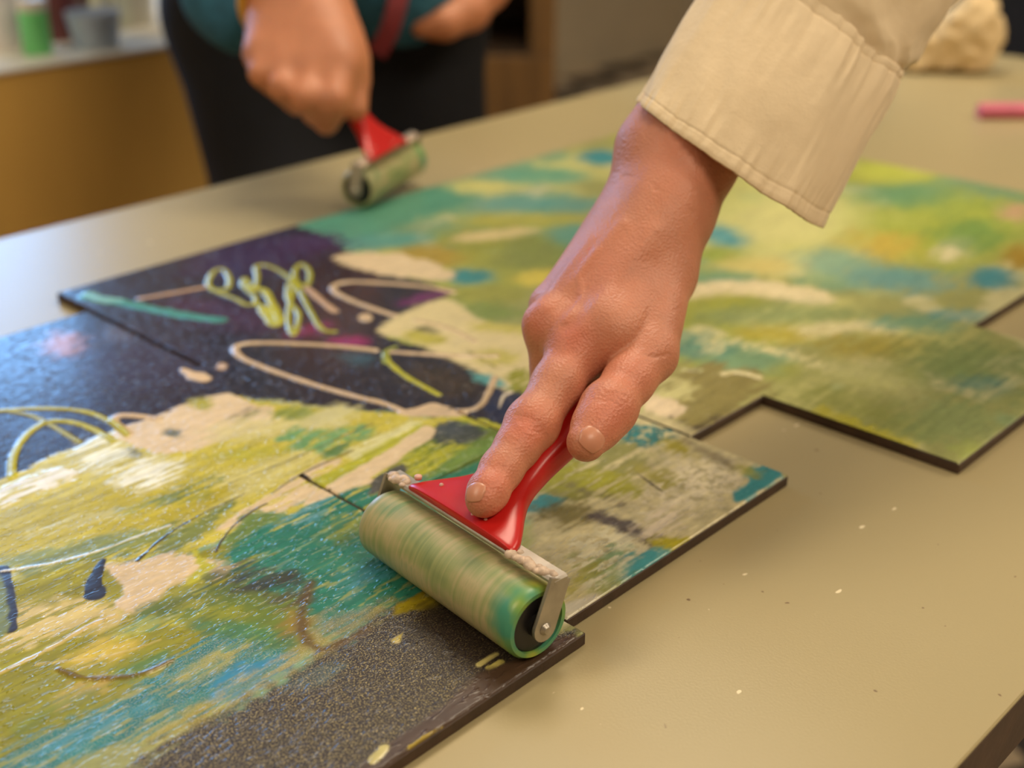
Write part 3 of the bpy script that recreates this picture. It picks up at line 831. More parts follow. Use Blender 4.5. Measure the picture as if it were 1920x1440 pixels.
SC = [(400, 545), (390, 530), (402, 508), (420, 506), (430, 525), (425, 542), (405, 545), (440, 560), (465, 572), (480, 560), (455, 535), (460, 522), (475, 545), (482, 520), (480, 500),
      (500, 498), (530, 512), (552, 535), (545, 560), (540, 600), (550, 628), (560, 590), (540, 560), (545, 530), (575, 535), (580, 510), (565, 495), (552, 510), (560, 540), (585, 590), (605, 618), (628, 622)]
L((172, 172, 48), SC, 3.4, th=1.0)
L((186, 184, 56), [(470, 540), (495, 545), (510, 570), (525, 600), (515, 610), (500, 595), (490, 580)], 5, th=1.0)
L((190, 190, 70), [(480, 570), (505, 582), (520, 605)], 4, th=.9)
L((76, 150, 142), [(160, 556), (200, 562), (250, 572), (300, 582), (350, 592), (412, 600)], 9, th=1.0, nz=1.5, soft=1, wet=.9)
L((130, 190, 190), [(165, 552), (190, 562), (220, 564)], 9, th=1.2, nz=1.5, soft=1, wet=.9)


def field(X, Y):
    """paint colour, thickness, painted gold grain and wetness at table points"""
    n1 = fbm(X * 14, Y * 14, 4); n2 = fbm(X * 11 + 40, Y * 11 + 9, 4); n3 = fbm(X * 60, Y * 60 + 30, 3)
    C = np.empty((len(X), 3)); C[:] = lin((150, 152, 94))
    def mixin(c, m):
        C[:] = C * (1 - m[:, None]) + lin(c) * m[:, None]
    mixin((196, 194, 122), sst(.48, .66, n1) * .8)
    mixin((156, 162, 62), sst(.5, .64, n2) * .75)
    mixin((104, 150, 124), sst(.56, .68, fbm(X * 13 + 77, Y * 13 + 51, 4)) * .75)
    mixin((212, 204, 160), sst(.6, .7, fbm(X * 22 + 7, Y * 22 + 91, 4)) * .6)
    C *= (0.88 + 0.24 * n3)[:, None]
    hgt = 0.00015 * n3; gr = np.zeros(len(X)); wt = np.full(len(X), 0.25)
    for l in LAY:
        P = l['P']; pad = l['soft'] + l['nz'] * 1.2 + l.get('w', 0) + .002
        lo = P.min(0) - pad; hi = P.max(0) + pad
        ix = np.nonzero((X > lo[0]) & (X < hi[0]) & (Y > lo[1]) & (Y < hi[1]))[0]
        if len(ix) == 0: continue
        x = X[ix]; y = Y[ix]
        Q = np.roll(P, -1, 0) if l['k'] == 'p' else P[1:]
        S = P if l['k'] == 'p' else P[:-1]
        d2 = np.full(len(ix), 1e9); ins = np.zeros(len(ix), bool); tt = np.zeros(len(ix))
        for i, (a, b) in enumerate(zip(S, Q)):
            e = b - a; px_ = x - a[0]; py_ = y - a[1]
            t_ = np.clip((px_ * e[0] + py_ * e[1]) / (e @ e + 1e-15), 0, 1)
            q = (px_ - t_ * e[0]) ** 2 + (py_ - t_ * e[1]) ** 2
            if l['k'] == 'l': tt = np.where(q < d2, (i + t_) / len(S), tt)
            d2 = np.minimum(d2, q)
            if l['k'] == 'p' and abs(e[1]) > 1e-12:
                c_ = (a[1] > y) != (b[1] > y)
                ins ^= c_ & (x < a[0] + (y - a[1]) / e[1] * e[0])
        d = np.sqrt(d2)
        if l['k'] == 'p': d = np.where(ins, -d, d)
        else:
            wloc = l['w'] * (1 - .75 * tt if l.get('taper') else 1.0) * (0.85 + .3 * vn(x * 150, y * 150))
            d = d - wloc
        ca, sa = math.cos(l['ang']), math.sin(l['ang'])
        u = (x * ca + y * sa) * 1000 / l['st'][0]; v = (-x * sa + y * ca) * 1000 / l['st'][1]
        s1 = fbm(u, v, 3)
        nn_ = 0.55 * s1 + 0.45 * fbm(x * 220, y * 220, 3)
        d = d + l['nz'] * 2.2 * (nn_ - .5)
        m = sst(l['soft'], -l['soft'], d)
        core = m.copy()
        if l['dry']:
            q_ = sst(.28, .72, fbm(u * 1.7 + 9, v * 1.4 + 3, 3)); m = m * (1 - .85 * sst(1 - l['dry'] - .12, 1 - l['dry'] + .12, q_))
        m = m * l['op']
        cc = l['c'][None, :] * (1 + l['sv'] * 2.4 * (s1 - .5))[:, None]
        C[ix] = C[ix] * (1 - m[:, None]) + np.clip(cc, 0, 1) * m[:, None]
        if l['k'] == 'l':
            prof = np.sqrt(np.clip(1 - (np.clip(d + wloc, 0, None) / (wloc + 1e-9)) ** 2, 0, 1))
            hgt[ix] += .7 * l['th'] * prof * l['op']
        else:
            hgt[ix] = hgt[ix] * (1 - .4 * core) + core * (l['th'] * .6 * (0.7 + 0.5 * s1))
        gr[ix] = gr[ix] * (1 - m) + l['grain'] * m
        wt[ix] = wt[ix] * (1 - m) + l['wet'] * m
    return np.clip(C, 0.002, 0.95), hgt, gr, wt


BOARDS = [  # x0, x1, y0, y1, grid step, sides butted flush against the next board, label
    (0.04, 0.2978, 0.2440, 0.3655, .0006, 'N', 'painted board with the brown corner of painted gold glints at the bottom left'),
    (0.2985, 0.4490, 0.2540, 0.3655, .0006, '', 'small painted board with one teal corner jutting onto bare table right of the near roller'),
    (0.04, 0.2985, 0.3656, 0.4120, .0006, 'NS', 'narrow painted board of yellow and cream streaks left of the near roller'),
    (0.2992, 0.3915, 0.3656, 0.4120, .0006, 'N', 'small lime and dark green painted board with rounded beige edge behind the near roller'),
    (0.3922, 0.4497, 0.3656, 0.4120, .0006, 'NE', 'small painted board with navy patch partly hidden behind the pointing index finger'),
    (0.04, 0.3365, 0.4121, 0.6600, .0008, 'SE*', 'large dark glossy painted board at left edge with lime arcs and cream paint'),
    (0.3390, 0.4497, 0.4121, 0.7000, .0008, 'SEW*', 'dark purple painted board with lime scribble and beige zigzag tube line'),
    (0.4498, 0.5109, 0.3080, 0.7000, .0008, 'WE', 'painted board behind the hand with cream burst and dark scuffed front corner'),
    (0.5110, 0.6703, 0.2030, 0.7000, .0011, 'WE', 'green and sage painted board whose bare front corner points at the right edge'),
    (0.6704, 0.9500, 0.2720, 0.7000, .0016, 'W', 'furthest painted board, pale lime and turquoise, below the cream cuff'),
]
for x0, x1, y0, y1, st_, flush_, lab in BOARDS:
    e = tag(empty('painted_board', ((x0 + x1) / 2, (y0 + y1) / 2, T)), lab, 'painting', 'painted boards laid out on the table')
    cx, cy = (x0 + x1) / 2, (y0 + y1) / 2
    MB().box((0, 0, 0.0027), (x1 - x0, y1 - y0, 0.0054), bev=0.0006).build('board', M_BOARD, e)
    nx = int(round((x1 - x0) / st_)) + 1; ny = int(round((y1 - y0) / st_)) + 1
    gx, gy = np.meshgrid(np.linspace(x0 + (0 if 'W' in flush_ else .0004), x1 - (0 if 'E' in flush_ else .0004), nx), np.linspace(y0 + (0 if 'S' in flush_ else .0004), y1 - (0 if 'N' in flush_ else .0004), ny), indexing='ij')
    X = gx.ravel(); Y = gy.ravel()
    Cc, hg, gr_, wt_ = field(X, Y)
    Z = (0.0058 + hg).reshape(nx, ny)
    for side, k_ in (('E', -1), ('W', 0)):   # the lower end of the long seam is filled with paint
        if side + '*' in flush_:
            low = gy[k_] < .545; gx[k_, low] = .33755
    X = gx.ravel()
    edge = np.zeros((nx, ny), bool); edge[0, :] |= ('W' not in flush_) | (('W*' in flush_) & (gy[0] > .545)); edge[-1, :] |= ('E' not in flush_) | (('E*' in flush_) & (gy[0] > .545)); edge[:, 0] |= 'S' not in flush_; edge[:, -1] |= 'N' not in flush_
    Z[edge] = 0.0052
    V = np.stack([X - cx, Y - cy, Z.ravel()], 1)
    I = np.arange(nx * ny).reshape(nx, ny)
    Q = np.stack([I[:-1, :-1], I[1:, :-1], I[1:, 1:], I[:-1, 1:]], -1).reshape(-1, 4)
    o = mesh('paint_layer', V, Q, M_PAINT, e)
    ca_ = o.data.attributes.new('paint', 'FLOAT_COLOR', 'POINT')
    ca_.data.foreach_set('color', np.concatenate([Cc, np.ones((len(Cc), 1))], 1).astype(np.float32).ravel())
    setattr_f(o, 'grain', gr_); setattr_f(o, 'wet', wt_)

# ------------------------------------------------------------------ brayers (ink rollers): axis along local y, handle towards +x
def superring(c, wy, wz, n=28, e=2.6, tilt=0.0):
    R_ = []
    for a in np.linspace(0, 2 * math.pi, n, endpoint=False):
        ca, sa = math.cos(a), math.sin(a)
        y = math.copysign(abs(ca) ** (2 / e), ca) * wy; z = math.copysign(abs(sa) ** (2 / e), sa) * wz
        R_.append((c[0] - z * math.sin(tilt), c[1] + y, c[2] + z * math.cos(tilt)))
    return R_


RR, RH = 0.0138, 0.0455


def make_brayer(loc, rz, label, tip=0.0):
    e = empty('brayer', loc, rz)
    if tip:                 # rolled back about its axle so that the handle stands steeper
        e.matrix_world = Matrix.Translation(Vector(loc) + Vector((0, 0, RR))) @ Matrix.Rotation(rz, 4, 'Z') @ Matrix.Rotation(-tip, 4, 'Y') @ Matrix.Translation((0, 0, -RR))
    tag(e, label, 'paint roller', 'red handled rubber brayers')
    prof = [(RR * .72, -RH + .004), (RR * .80, -RH + .0035), (RR * .81, -RH), (RR * .93, -RH), (RR, -RH + .0016)] + [(RR, k) for k in np.linspace(-RH + .004, RH - .004, 7)] + [(RR, RH - .0016), (RR * .93, RH), (RR * .81, RH), (RR * .80, RH - .0035), (RR * .72, RH - .004)]
    ro = MB()
    n = 56; rings = []
    for r, h in prof:
        rings.append([(r * math.cos(a), h, r * math.sin(a)) for a in np.linspace(0, 2 * math.pi, n, endpoint=False)])
    ro.loft(rings, cap=True)
    o = ro.build('roller', M_ROLLER, e, angle=40); o.location = (0, 0, RR)
    for s in (-1, 1):
        MB().lathe((0, 0, RR), [(0.0015, s * -(RH - .006)), (RR * .79, s * -(RH - .005)), (RR * .79, s * -(RH - .0012)), (RR * .60, s * -(RH - .0006)), (RR * .34, s * -(RH - .0006)), (RR * .32, s * -(RH + .0010)), (0.0015, s * -(RH + .0010))], 'y').build('end_cap', M_CORE, o, angle=40).location = (0, 0, -RR)
    MB().tube([(0, -RH - .0042, RR), (0, RH + .0042, RR)], 0.0021, 14).build('axle', M_STEEL, e, angle=40)
    # bent flat steel frame
    bz, bx = .0305, .0068
    fr_ = MB()
    for s in (-1, 1):
        # side plate: rounded lower end round the axle, leaning back to the bar
        c0 = np.array([0, RR]); c1 = np.array([bx, bz]); dd_ = (c1 - c0) / np.linalg.norm(c1 - c0); pp = np.array([-dd_[1], dd_[0]])
        out = [c1 + pp * .0046 + dd_ * .001] + [c0 + .0050 * (math.cos(a) * pp - math.sin(a) * dd_) for a in np.linspace(0, math.pi, 11)] + [c1 - pp * .0046 + dd_ * .001]
        ya, yb = s * (RH + .0022), s * (RH + .0036)
        V = [(q[0], ya, q[1]) for q in out] + [(q[0], yb, q[1]) for q in out]; k = len(out)
        fr_.put(V, [tuple(range(k)), tuple(range(2 * k - 1, k - 1, -1))] + [(i, (i + 1) % k, k + (i + 1) % k, k + i) for i in range(k)])
    fr_.box((bx + .0002, 0, bz + .0004), (.0076, 2 * (RH + .0037), .0026), bev=.0008)
    f_ = fr_.build('frame', M_STEEL, e)
    for s in (-1, 1):
        MB().lathe((0, 0, RR), [(0.0002, s * -(RH + .0052)), (.0014, s * -(RH + .005)), (.0024, s * -(RH + .0037))], 'y', 18).build('rivet', M_STEEL, f_, angle=40)
    rs = np.random.RandomState(5)
    for s, y0, y1 in ((-1, -.047, -.026), (1, .038, .047)):
        cr = MB()
        for k in range(15):
            y = y0 + (y1 - y0) * (k + .5) / 15; r = .0014 + rs.rand() * .0013
            cr.lathe((bx - .004 + rs.rand() * .004, y, bz + .0014), [(.0002, -r * .5), (r * .8, -r * .3), (r, 0.), (r * .7, r * .5), (.0002, r * .7)], 'z', 9)
        cr.build('paint_crust', M_CRUST, f_, smooth=True)
    # red plastic yoke and handle, one moulding
    y0 = .0035
    st = [(.0035, .0305, .0325, .0033), (.0050, .0310, .0327, .0036), (.0090, .0290, .0330, .0040), (.0140, .0245, .0338, .0045), (.0200, .0185, .0350, .0050), (.0260, .0135, .0365, .0055),
          (.0330, .0100, .0388, .0060), (.0420, .0080, .0425, .0064), (.0550, .0074, .0482, .0066), (.0660, .0076, .0535, .0068), (.0780, .0080, .0592, .0072),
          (.0880, .0082, .0640, .0072), (.0960, .0078, .0678, .0066), (.1000, .0060, .0697, .0050), (.1015, .0026, .0704, .0022)]
    P = np.array(st); xs = np.linspace(0, len(st) - 1, 70); D = np.stack([np.interp(xs, range(len(st)), P[:, i]) for i in range(4)], 1)
    for _ in range(2): D[1:-1] = .25 * D[:-2] + .5 * D[1:-1] + .25 * D[2:]
    MB().loft([superring((d[0], y0 * max(0.0, 1 - max(0, d[0] - .03) / .05 * .6), d[2]), d[1], d[3], 32, 2.8, .25) for d in D]).build('handle', M_RED, e, smooth=True)
    for (px_, py_, r) in ((.0075, .0295, .0016), (.010, .018, .0009), (.006, -.006, .0009), (.030, -.003, .0008), (.007, -.012, .0007)):
        MB().lathe((px_, y0 + py_, .0368 + (px_ - .008) * .13), [(.0001, .0006), (r * .7, .0004), (r, 0.0), (r * .9, -.0012), (.0001, -.0014)][::-1], 'z', 12).build('paint_speck', M_SPECK, e, smooth=True)
    return e


BZ = T + 0.0063
BR_LOC = np.array([.279, .2915, BZ]); BR_ROT = math.radians(-6)
make_brayer(BR_LOC, BR_ROT, 'red handled rubber brayer under the pointing hand in the foreground, rolling over the board corner')


def bl(x, y, z):            # brayer local -> world
    c, s = math.cos(BR_ROT), math.sin(BR_ROT)
    return np.array([BR_LOC[0] + c * x - s * y, BR_LOC[1] + s * x + c * y, BR_LOC[2] + z])


# ------------------------------------------------------------------ person in the foreground: right arm and hand
p1 = tag(empty('person', dp(1560, -130, .62)), 'person in a loose cream cotton shirt pressing the near roller with an outstretched index finger', 'person')
p1o = np.array(p1.location)
J = dict(tip=dp(906, 938, .4655), dip=dp(940, 880, .4765), pip=dp(1000, 795, .4905), mcp=dp(1086, 650, .514), wr=dp(1245, 365, .546))
tipv = J['tip']
hand = [  # palm group
    cap(dp(1258, 385, .545), dp(1090, 642, .516), .0165, .0110),
    cap(dp(1235, 375, .550), dp(1030, 612, .524), .0155, .0088),
    cap(dp(1215, 365, .560), dp(1036, 575, .540), .0150, .0088),
    cap(dp(1205, 360, .570), dp(1062, 548, .555), .0145, .0085),
    cap(dp(1150, 610, .524), dp(1230, 520, .543), .0140, .0145),
    cap(dp(1100, 656, .5145), dp(1148, 626, .5142), .0108, .0122), cap(dp(1148, 626, .5142), dp(1200, 574, .5270), .0122, .0130), cap(dp(1066, 628, .5190), dp(1046, 618, .5225), .0092, .0088),
    cap(dp(1276, 300, .557), dp(1243, 390, .549), .0195, .0165), cap(dp(1230, 280, .562), dp(1214, 375, .556), .0165, .0145),
    cap(dp(1305, 300, .560), dp(1268, 395, .553), .0165, .0145),
    cap(dp(1300, 245, .566), dp(1276, 300, .557), .0225, .0205), cap(dp(1268, 235, .566), dp(1233, 285, .562), .0185, .0165),
    cap(dp(1328, 255, .568), dp(1303, 305, .561), .0185, .0165),
    cap(dp(1480, -60, .62), dp(1302, 245, .566), .034, .0210), cap(dp(1620, -330, .70), dp(1480, -60, .62), .042, .034),
]
palm = union(hand, .0075)


def chain(pts, radii, k=.0035):
    return union([cap(pts[i], pts[i + 1], radii[i], radii[i + 1]) for i in range(len(pts) - 1)], k)


def bumps(pts, k=.004):
    return union([ell(c, np.eye(3), np.array([r, r, r])) for c, r in pts], k)


ip = [J['mcp'], .5 * (J['mcp'] + J['pip']), J['pip'], .5 * (J['pip'] + J['dip']), J['dip'], tipv + .25 * (J['dip'] - tipv), tipv]
f_index = chain(ip, [.0112, .0097, .0091, .0083, .0077, .0073, .0064])
knk = dp(985, 790, .4845)
WMM = dp(1030, 612, .524)
mid = [WMM, dp(1036, 742, .528), dp(1082, 786, .530), dp(1118, 772, .526)]
rng_ = [dp(1036, 575, .540), dp(1046, 718, .546), dp(1092, 756, .547), dp(1128, 742, .542)]
pnk = [dp(1062, 548, .555), dp(1078, 686, .562), dp(1112, 716, .561), dp(1144, 704, .554)]
f_mid = chain(mid, [.0090, .0092, .0085, .0074]); f_ring = chain(rng_, [.0092, .0088, .0080, .0070]); f_pink = chain(pnk, [.0086, .0078, .0070, .0062])
tm, ti, tt_ = dp(1217, 664, .5120), dp(1140, 766, .489), dp(1099, 829, .4765)
thumb = chain([dp(1264, 385, .553), dp(1240, 520, .5360), tm, .5 * (tm + ti), ti, .5 * (ti + tt_), tt_], [.0150, .0132, .0112, .0098, .0096, .0092, .0074])
# ridges: tendons and veins on the back of the hand; folds: creases at the joints
dors = -(ray(1100, 500) / np.linalg.norm(ray(1100, 500)))


def lift(x, y, d, up): return dp(x, y, d) + dors * up


RIDGE = [([(1215, 420), (1150, 510), (1085, 610)], .0016), ([(1170, 410), (1090, 500), (1015, 590)], .0016), ([(1110, 470), (1050, 540), (1030, 580)], .0012)]
CREASE = []


KA, KB = dp(1240, 618, .522), dp(1266, 480, .547)


def handf(P):
    pm = palm(P)
    d = smin(pm, f_index(P), .006)
    m_ = smin(pm, f_mid(P), .006); r_ = smin(pm, f_ring(P), .005); k_ = smin(pm, f_pink(P), .005)
    t_ = np.clip(((P - KA) @ (KB - KA)) / ((KB - KA) @ (KB - KA)), 0, 1)     # the thumb folds against the palm at its tip end and melts into it at the wrist
    th_ = smin(pm, thumb(P), .0012 + .0105 * t_ * t_ * (3 - 2 * t_))
    d = smin(d, m_, .0012); d = smin(d, r_, .0008); d = smin(d, k_, .0008); d = smin(d, th_, .0009)
    # joint bulges
    for c, r in BUL: d = smin(d, sd(ell(c, np.eye(3), np.array([r, r, r])), P), .006)
    return d


ipn = np.cross(J['pip'] - J['mcp'], RT); ipn /= np.linalg.norm(ipn)
BUL = [(J['pip'] + dors * .0006 - RT * .0010, .0090), (dp(1080, 642, .5135), .0102), (dp(1028, 608, .5230), .0086), (ti + dors * .0004 + RT * .0006, .0095)]


def image_pos(P):           # where body points sit relative to the posed skeleton (for folds and flushed skin)
    v = P - CAM; d = v @ FW
    return 960 + FPX * (v @ RT) / d, 720 - FPX * (v @ UPV) / d


def seg_d(P, a, b):
    ba = b - a; pa = P - a; t_ = np.clip(pa @ ba / (ba @ ba), 0, 1)
    return np.linalg.norm(pa - t_[:, None] * ba, axis=1)


lo = np.array([.255, .225, T + .012]); hi = np.array([.63, .43, T + .34])
V, Q = surface(handf, lo, hi, .00085, 2)


def vnormals(V, Q):
    n_ = np.cross(V[Q[:, 2]] - V[Q[:, 0]], V[Q[:, 3]] - V[Q[:, 1]])
    N_ = np.zeros_like(V)
    for i in range(4): np.add.at(N_, Q[:, i], n_)
    return N_ / (np.linalg.norm(N_, axis=1)[:, None] + 1e-12)


def nearest(pt): return V[np.argmin(((V - pt) ** 2).sum(1))]


def on_skin(x, y, d=.50):   # point of the skin seen along a direction from the photographer
    o_ = CAM; r_ = ray(x, y); r_ = r_ / np.linalg.norm(r_); t_ = .40
    for _ in range(60):
        s_ = float(handf((o_ + r_ * t_)[None])[0]); t_ += s_ * .9
        if s_ < .0002: break
    return o_ + r_ * t_


N0 = vnormals(V, Q)
disp = np.zeros(len(V))


def stroke(pts, w_, amp):
    q = [on_skin(*p) for p in pts]
    d_ = np.full(len(V), 9.0)
    for a_, b_ in zip(q[:-1], q[1:]): d_ = np.minimum(d_, seg_d(V, a_, b_))
    disp[:] += amp * np.exp(-(d_ / w_) ** 2)


for pts, amp in (([(1225, 430), (1160, 520), (1095, 610)], .0007), ([(1165, 420), (1095, 500), (1025, 580)], .0007), ([(1100, 455), (1050, 520), (1012, 570)], .0006)):
    stroke(pts, .0035, amp)
stroke([(1120, 470), (1085, 520), (1090, 560), (1060, 600)], .0016, .00045)
stroke([(1165, 330), (1230, 355), (1300, 400)], .0007, -.00035)
stroke([(1150, 322), (1180, 330), (1230, 348)], .0006, -.0003)
stroke([(1072, 606), (1060, 612)], .0035, -.0009)
stroke([(1045, 665), (1020, 700)], .004, -.0005)
for k in range(4): stroke([(968 + k * 5, 795 - 17 + k * 9), (990 + k * 5, 782 + k * 9), (1012 + k * 4, 790 + k * 9)], .0007, -.00032)
stroke([(984, 800), (988, 806)], .0025, .0006)
for k in range(3): stroke([(912 + k * 4, 890 - k * 6), (926 + k * 4, 884 - k * 6), (940 + k * 4, 890 - k * 6)], .0006, -.00026)
for k in range(3): stroke([(1122 + k * 8, 752 - k * 7), (1148 + k * 8, 752 - k * 7), (1168 + k * 6, 764 - k * 7)], .0007, -.0003)
for k in range(3): stroke([(1205 + k * 7, 665 + k * 2), (1225 + k * 7, 668 + k), (1250 + k * 3, 664)], .0008, -.00014)
V = V + N0 * disp[:, None]
fl = np.zeros(len(V))
for (x, y), r, a_ in (((1072, 632), .010, .7), ((985, 800), .009, .7), ((925, 900), .011, .6), ((905, 935), .010, .45), ((1004, 600), .010, .5), ((1150, 775), .013, .55), ((1180, 700), .014, .35), ((1110, 500), .02, .25), ((1280, 280), .02, .2)):
    fl = np.maximum(fl, a_ * np.exp(-((np.linalg.norm(V - on_skin(x, y), axis=1) / r) ** 2)))
for (x, y), r in (((1105, 467), .0012), ((1090, 487), .0011)):
    fl = np.maximum(fl, .9 * np.exp(-((np.linalg.norm(V - on_skin(x, y), axis=1) / r) ** 2)))
body = mesh('body', V - p1o, Q, M_SKIN, p1)
setattr_f(body, 'flush', fl)


def grad(P, e=.0003):
    G_ = np.stack([handf(P + np.eye(3)[k] * e) - handf(P - np.eye(3)[k] * e) for k in range(3)], 1)
    return G_ / (np.linalg.norm(G_, axis=1)[:, None] + 1e-9)


def nail(cpx, tip_, back_, wid, length, parent, origin):
    c = on_skin(*cpx); ax = tip_ - back_; ax /= np.linalg.norm(ax)
    n_ = (c - back_) - ax * np.dot(c - back_, ax); n_ /= np.linalg.norm(n_)
    sdv = np.cross(ax, n_); nu, nv = 19, 21
    q = []; eb = []
    for i in range(nv):
        v = -1 + 2 * i / (nv - 1)
        for j in range(nu):
            u = -1 + 2 * j / (nu - 1)
            wv = wid * (1 - .35 * max(0, -v - .45) / .55 - .18 * max(0, v - .6) / .4)
            q.append(c + ax * (v * length * (1 - (.16 if v > 0 else .22) * u * u)) + sdv * (u * wv) + n_ * .0015)
            eb.append(min(1, (1 - abs(u)) * 4, (1 - abs(v)) * 4))
    q = np.array(q); eb = np.array(eb)
    for _ in range(8): q = q - grad(q) * handf(q)[:, None] * .8
    P = q + grad(q) * (-.00035 + .00075 * eb)[:, None] - origin
    F = [(i * nu + j, i * nu + j + 1, (i + 1) * nu + j + 1, (i + 1) * nu + j) for i in range(nv - 1) for j in range(nu - 1)]
    return mesh('fingernail', P, F, M_NAIL, parent)


nail((887, 932), tipv, J['dip'], .0060, .0062, body, p1o)
nail((1104, 833), tt_, ti, .0082, .0074, body, p1o)

# ------------------------------------------------------------------ the cream shirt sleeve with its turned cuff
def ring_pts(Lp, Rp, d, depth, n, tiltk=0.0, wob=0.0, seed=0.0):
    a0 = dp(*Lp, d); a1 = dp(*Rp, d); c = (a0 + a1) / 2; a_ = (a1 - a0) / 2
    r_ = ray((Lp[0] + Rp[0]) / 2, (Lp[1] + Rp[1]) / 2); r_ = r_ / np.linalg.norm(r_)
    an = a_ / np.linalg.norm(a_); b_ = r_ - an * (r_ @ an); b_ /= np.linalg.norm(b_)
    b_ = b_ * depth + UPV * tiltk
    out = []
    for t_ in np.linspace(0, 2 * math.pi, n, endpoint=False):
        ct, s_ = math.cos(t_), math.sin(t_)
        out.append(c + a_ * math.copysign(abs(ct) ** .92, ct) + b_ * s_)
    return np.array(out)


def sleeve_mesh(name, keys, n, rows, m, parent, disp_f, thick):
    K = [ring_pts(k[0], k[1], k[2], k[3], n, k[4]) for k in keys]
    pos = np.array([k[5] for k in keys]); tt = np.linspace(pos[0], pos[-1], rows)
    K = np.array(K); G = np.empty((rows, n, 3))
    dens = spline(np.concatenate([pos[:, None], K.reshape(len(keys), -1)], 1), False, 24)
    for ax_ in range(n * 3): G.reshape(rows, -1)[:, ax_] = np.interp(tt, dens[:, 0], dens[:, 1 + ax_])
    du = np.roll(G, -1, 1) - np.roll(G, 1, 1); dv = np.gradient(G, axis=0)
    N_ = np.cross(du, dv); N_ /= np.linalg.norm(N_, axis=2)[..., None] + 1e-12
    cen = G.mean(1, keepdims=True)
    if np.mean(np.sum(N_ * (G - cen), 2)) < 0: N_ = -N_
    G = G + N_ * disp_f(tt[:, None], np.linspace(0, 1, n, endpoint=False)[None, :])[..., None]
    Gi = G - N_ * thick
    V_ = np.concatenate([G.reshape(-1, 3), Gi.reshape(-1, 3)]) - p1o
    F = []; o_ = rows * n
    I = np.arange(rows * n).reshape(rows, n); Ir = np.roll(I, -1, 1)
    F = [np.stack([I[:-1], Ir[:-1], Ir[1:], I[1:]], -1).reshape(-1, 4), np.stack([I[:-1], I[1:], Ir[1:], Ir[:-1]], -1).reshape(-1, 4) + o_,
         np.stack([I[0], I[0] + o_, Ir[0] + o_, Ir[0]], -1), np.stack([I[-1], Ir[-1], Ir[-1] + o_, I[-1] + o_], -1)]
    return mesh(name, V_, np.concatenate(F), m, parent)


def cuff_disp(t_, u):       # t: mm from the rim; u: 0 right edge, .75 nearest the camera, .5 left edge
    uu = u * 110
    z = .0006 * (vn(uu * 1.15 + 0 * t_, t_ / 26 + 7) - .5) * sst(46, 2, t_) * 2.2
    z = z + .0009 * (vn(uu * 0.95 + 31 + 0 * t_, t_ / 22 + 3) - .5) * sst(30, 78, t_) * 2.2
    z = z + .0040 * (fbm(uu * .17 + t_ / 60, t_ / 55 + 2, 2) - .5)
    z = z + .0003 * np.exp(-((t_ - 1.2) / 1.6) ** 2) - .0003 * np.exp(-((t_ - 5.6) / 0.7) ** 2)
    z = z + .0008 * (vn(uu * 1.9 + 0 * t_, t_ / 14 + 40) - .5) * np.exp(-t_ / 12)
    z = z - .0007 * np.exp(-((t_ - 74.5) / 0.8) ** 2) + .0006 * np.exp(-((t_ - 78) / 1.6) ** 2)
    return z


slv = sleeve_mesh('sleeve', [((1392, -112), (1684, 142), .594, .0345, .0, -5), ((1412, -142), (1700, 120), .598, .0385, .0, 4), ((1436, -175), (1722, 90), .603, .0425, .0, 14), ((1458, -215), (1800, -8), .612, .045, .0, 32),
                             ((1500, -300), (1880, -130), .632, .048, .0, 62), ((1590, -470), (2010, -330), .69, .055, .0, 120), ((1760, -800), (2200, -640), .80, .062, 0, 230)],
                  240, 150, M_COTTON, p1,
                  lambda t_, u: .0050 * (fbm(u * 16 + t_ / 40, t_ / 16 + 5, 3) - .5) + .0034 * (vn(u * 30 + t_ / 9, t_ / 22 + 0 * u) - .5) * sst(70, 5, t_) + .0026 * np.exp(-((t_ - 9) / 9) ** 2), .0011)
cuff = sleeve_mesh('cuff', [((1194, 190), (1537, 424), .562, .034, .0022, 0), ((1201, 176), (1548, 404), .563, .0345, .0020, 4), ((1222, 138), (1582, 344), .568, .036, .0012, 19),
                            ((1262, 68), (1625, 262), .576, .038, .0006, 40), ((1335, -40), (1676, 176), .588, .038, .0, 64), ((1398, -124), (1694, 138), .597, .0365, .0, 80)],
                   420, 190, M_COTTON, slv, cuff_disp, .0013)

# ------------------------------------------------------------------ second person across the table, out of focus
D2 = 1.02
p2 = tag(empty('person', (1.10, 1.06, 0)), 'person in navy trousers and teal top standing across the table rolling with the far brayer', 'person')
p2o = np.array(p2.location)


def from_px(*l): return [dp(x, y, d) for x, y, d in l]


hipc = dp(640, -60, 1.34)
kneeL = dp(560, 420, 1.36); kneeR = dp(800, 430, 1.42)
footL = np.array([kneeL[0] + .02, kneeL[1] + .06, .09]); footR = np.array([kneeR[0] + .02, kneeR[1] + .04, .09])
hipL = dp(475, 20, 1.36); hipR = dp(770, 20, 1.38)
trf = union([cap(hipL, kneeL, .092, .080), cap(hipR, kneeR, .078, .070), cap(kneeL, footL, .080, .065), cap(kneeR, footR, .070, .062), cap(hipL, hipR, .088, .078),
             cap(dp(520, -60, 1.36), dp(760, -60, 1.38), .085, .075)], .03)
lo2 = np.minimum.reduce([hipL, hipR, footL, footR, kneeL, kneeR]) - .14; hi2 = np.maximum.reduce([hipL, hipR, footL, footR, kneeL, kneeR]) + .2
lo2[2] = .02
Vt, Qt = surface(trf, lo2, hi2, .008, 1)
trousers = mesh('trousers', Vt - p2o, Qt, M_DENIM, p2)
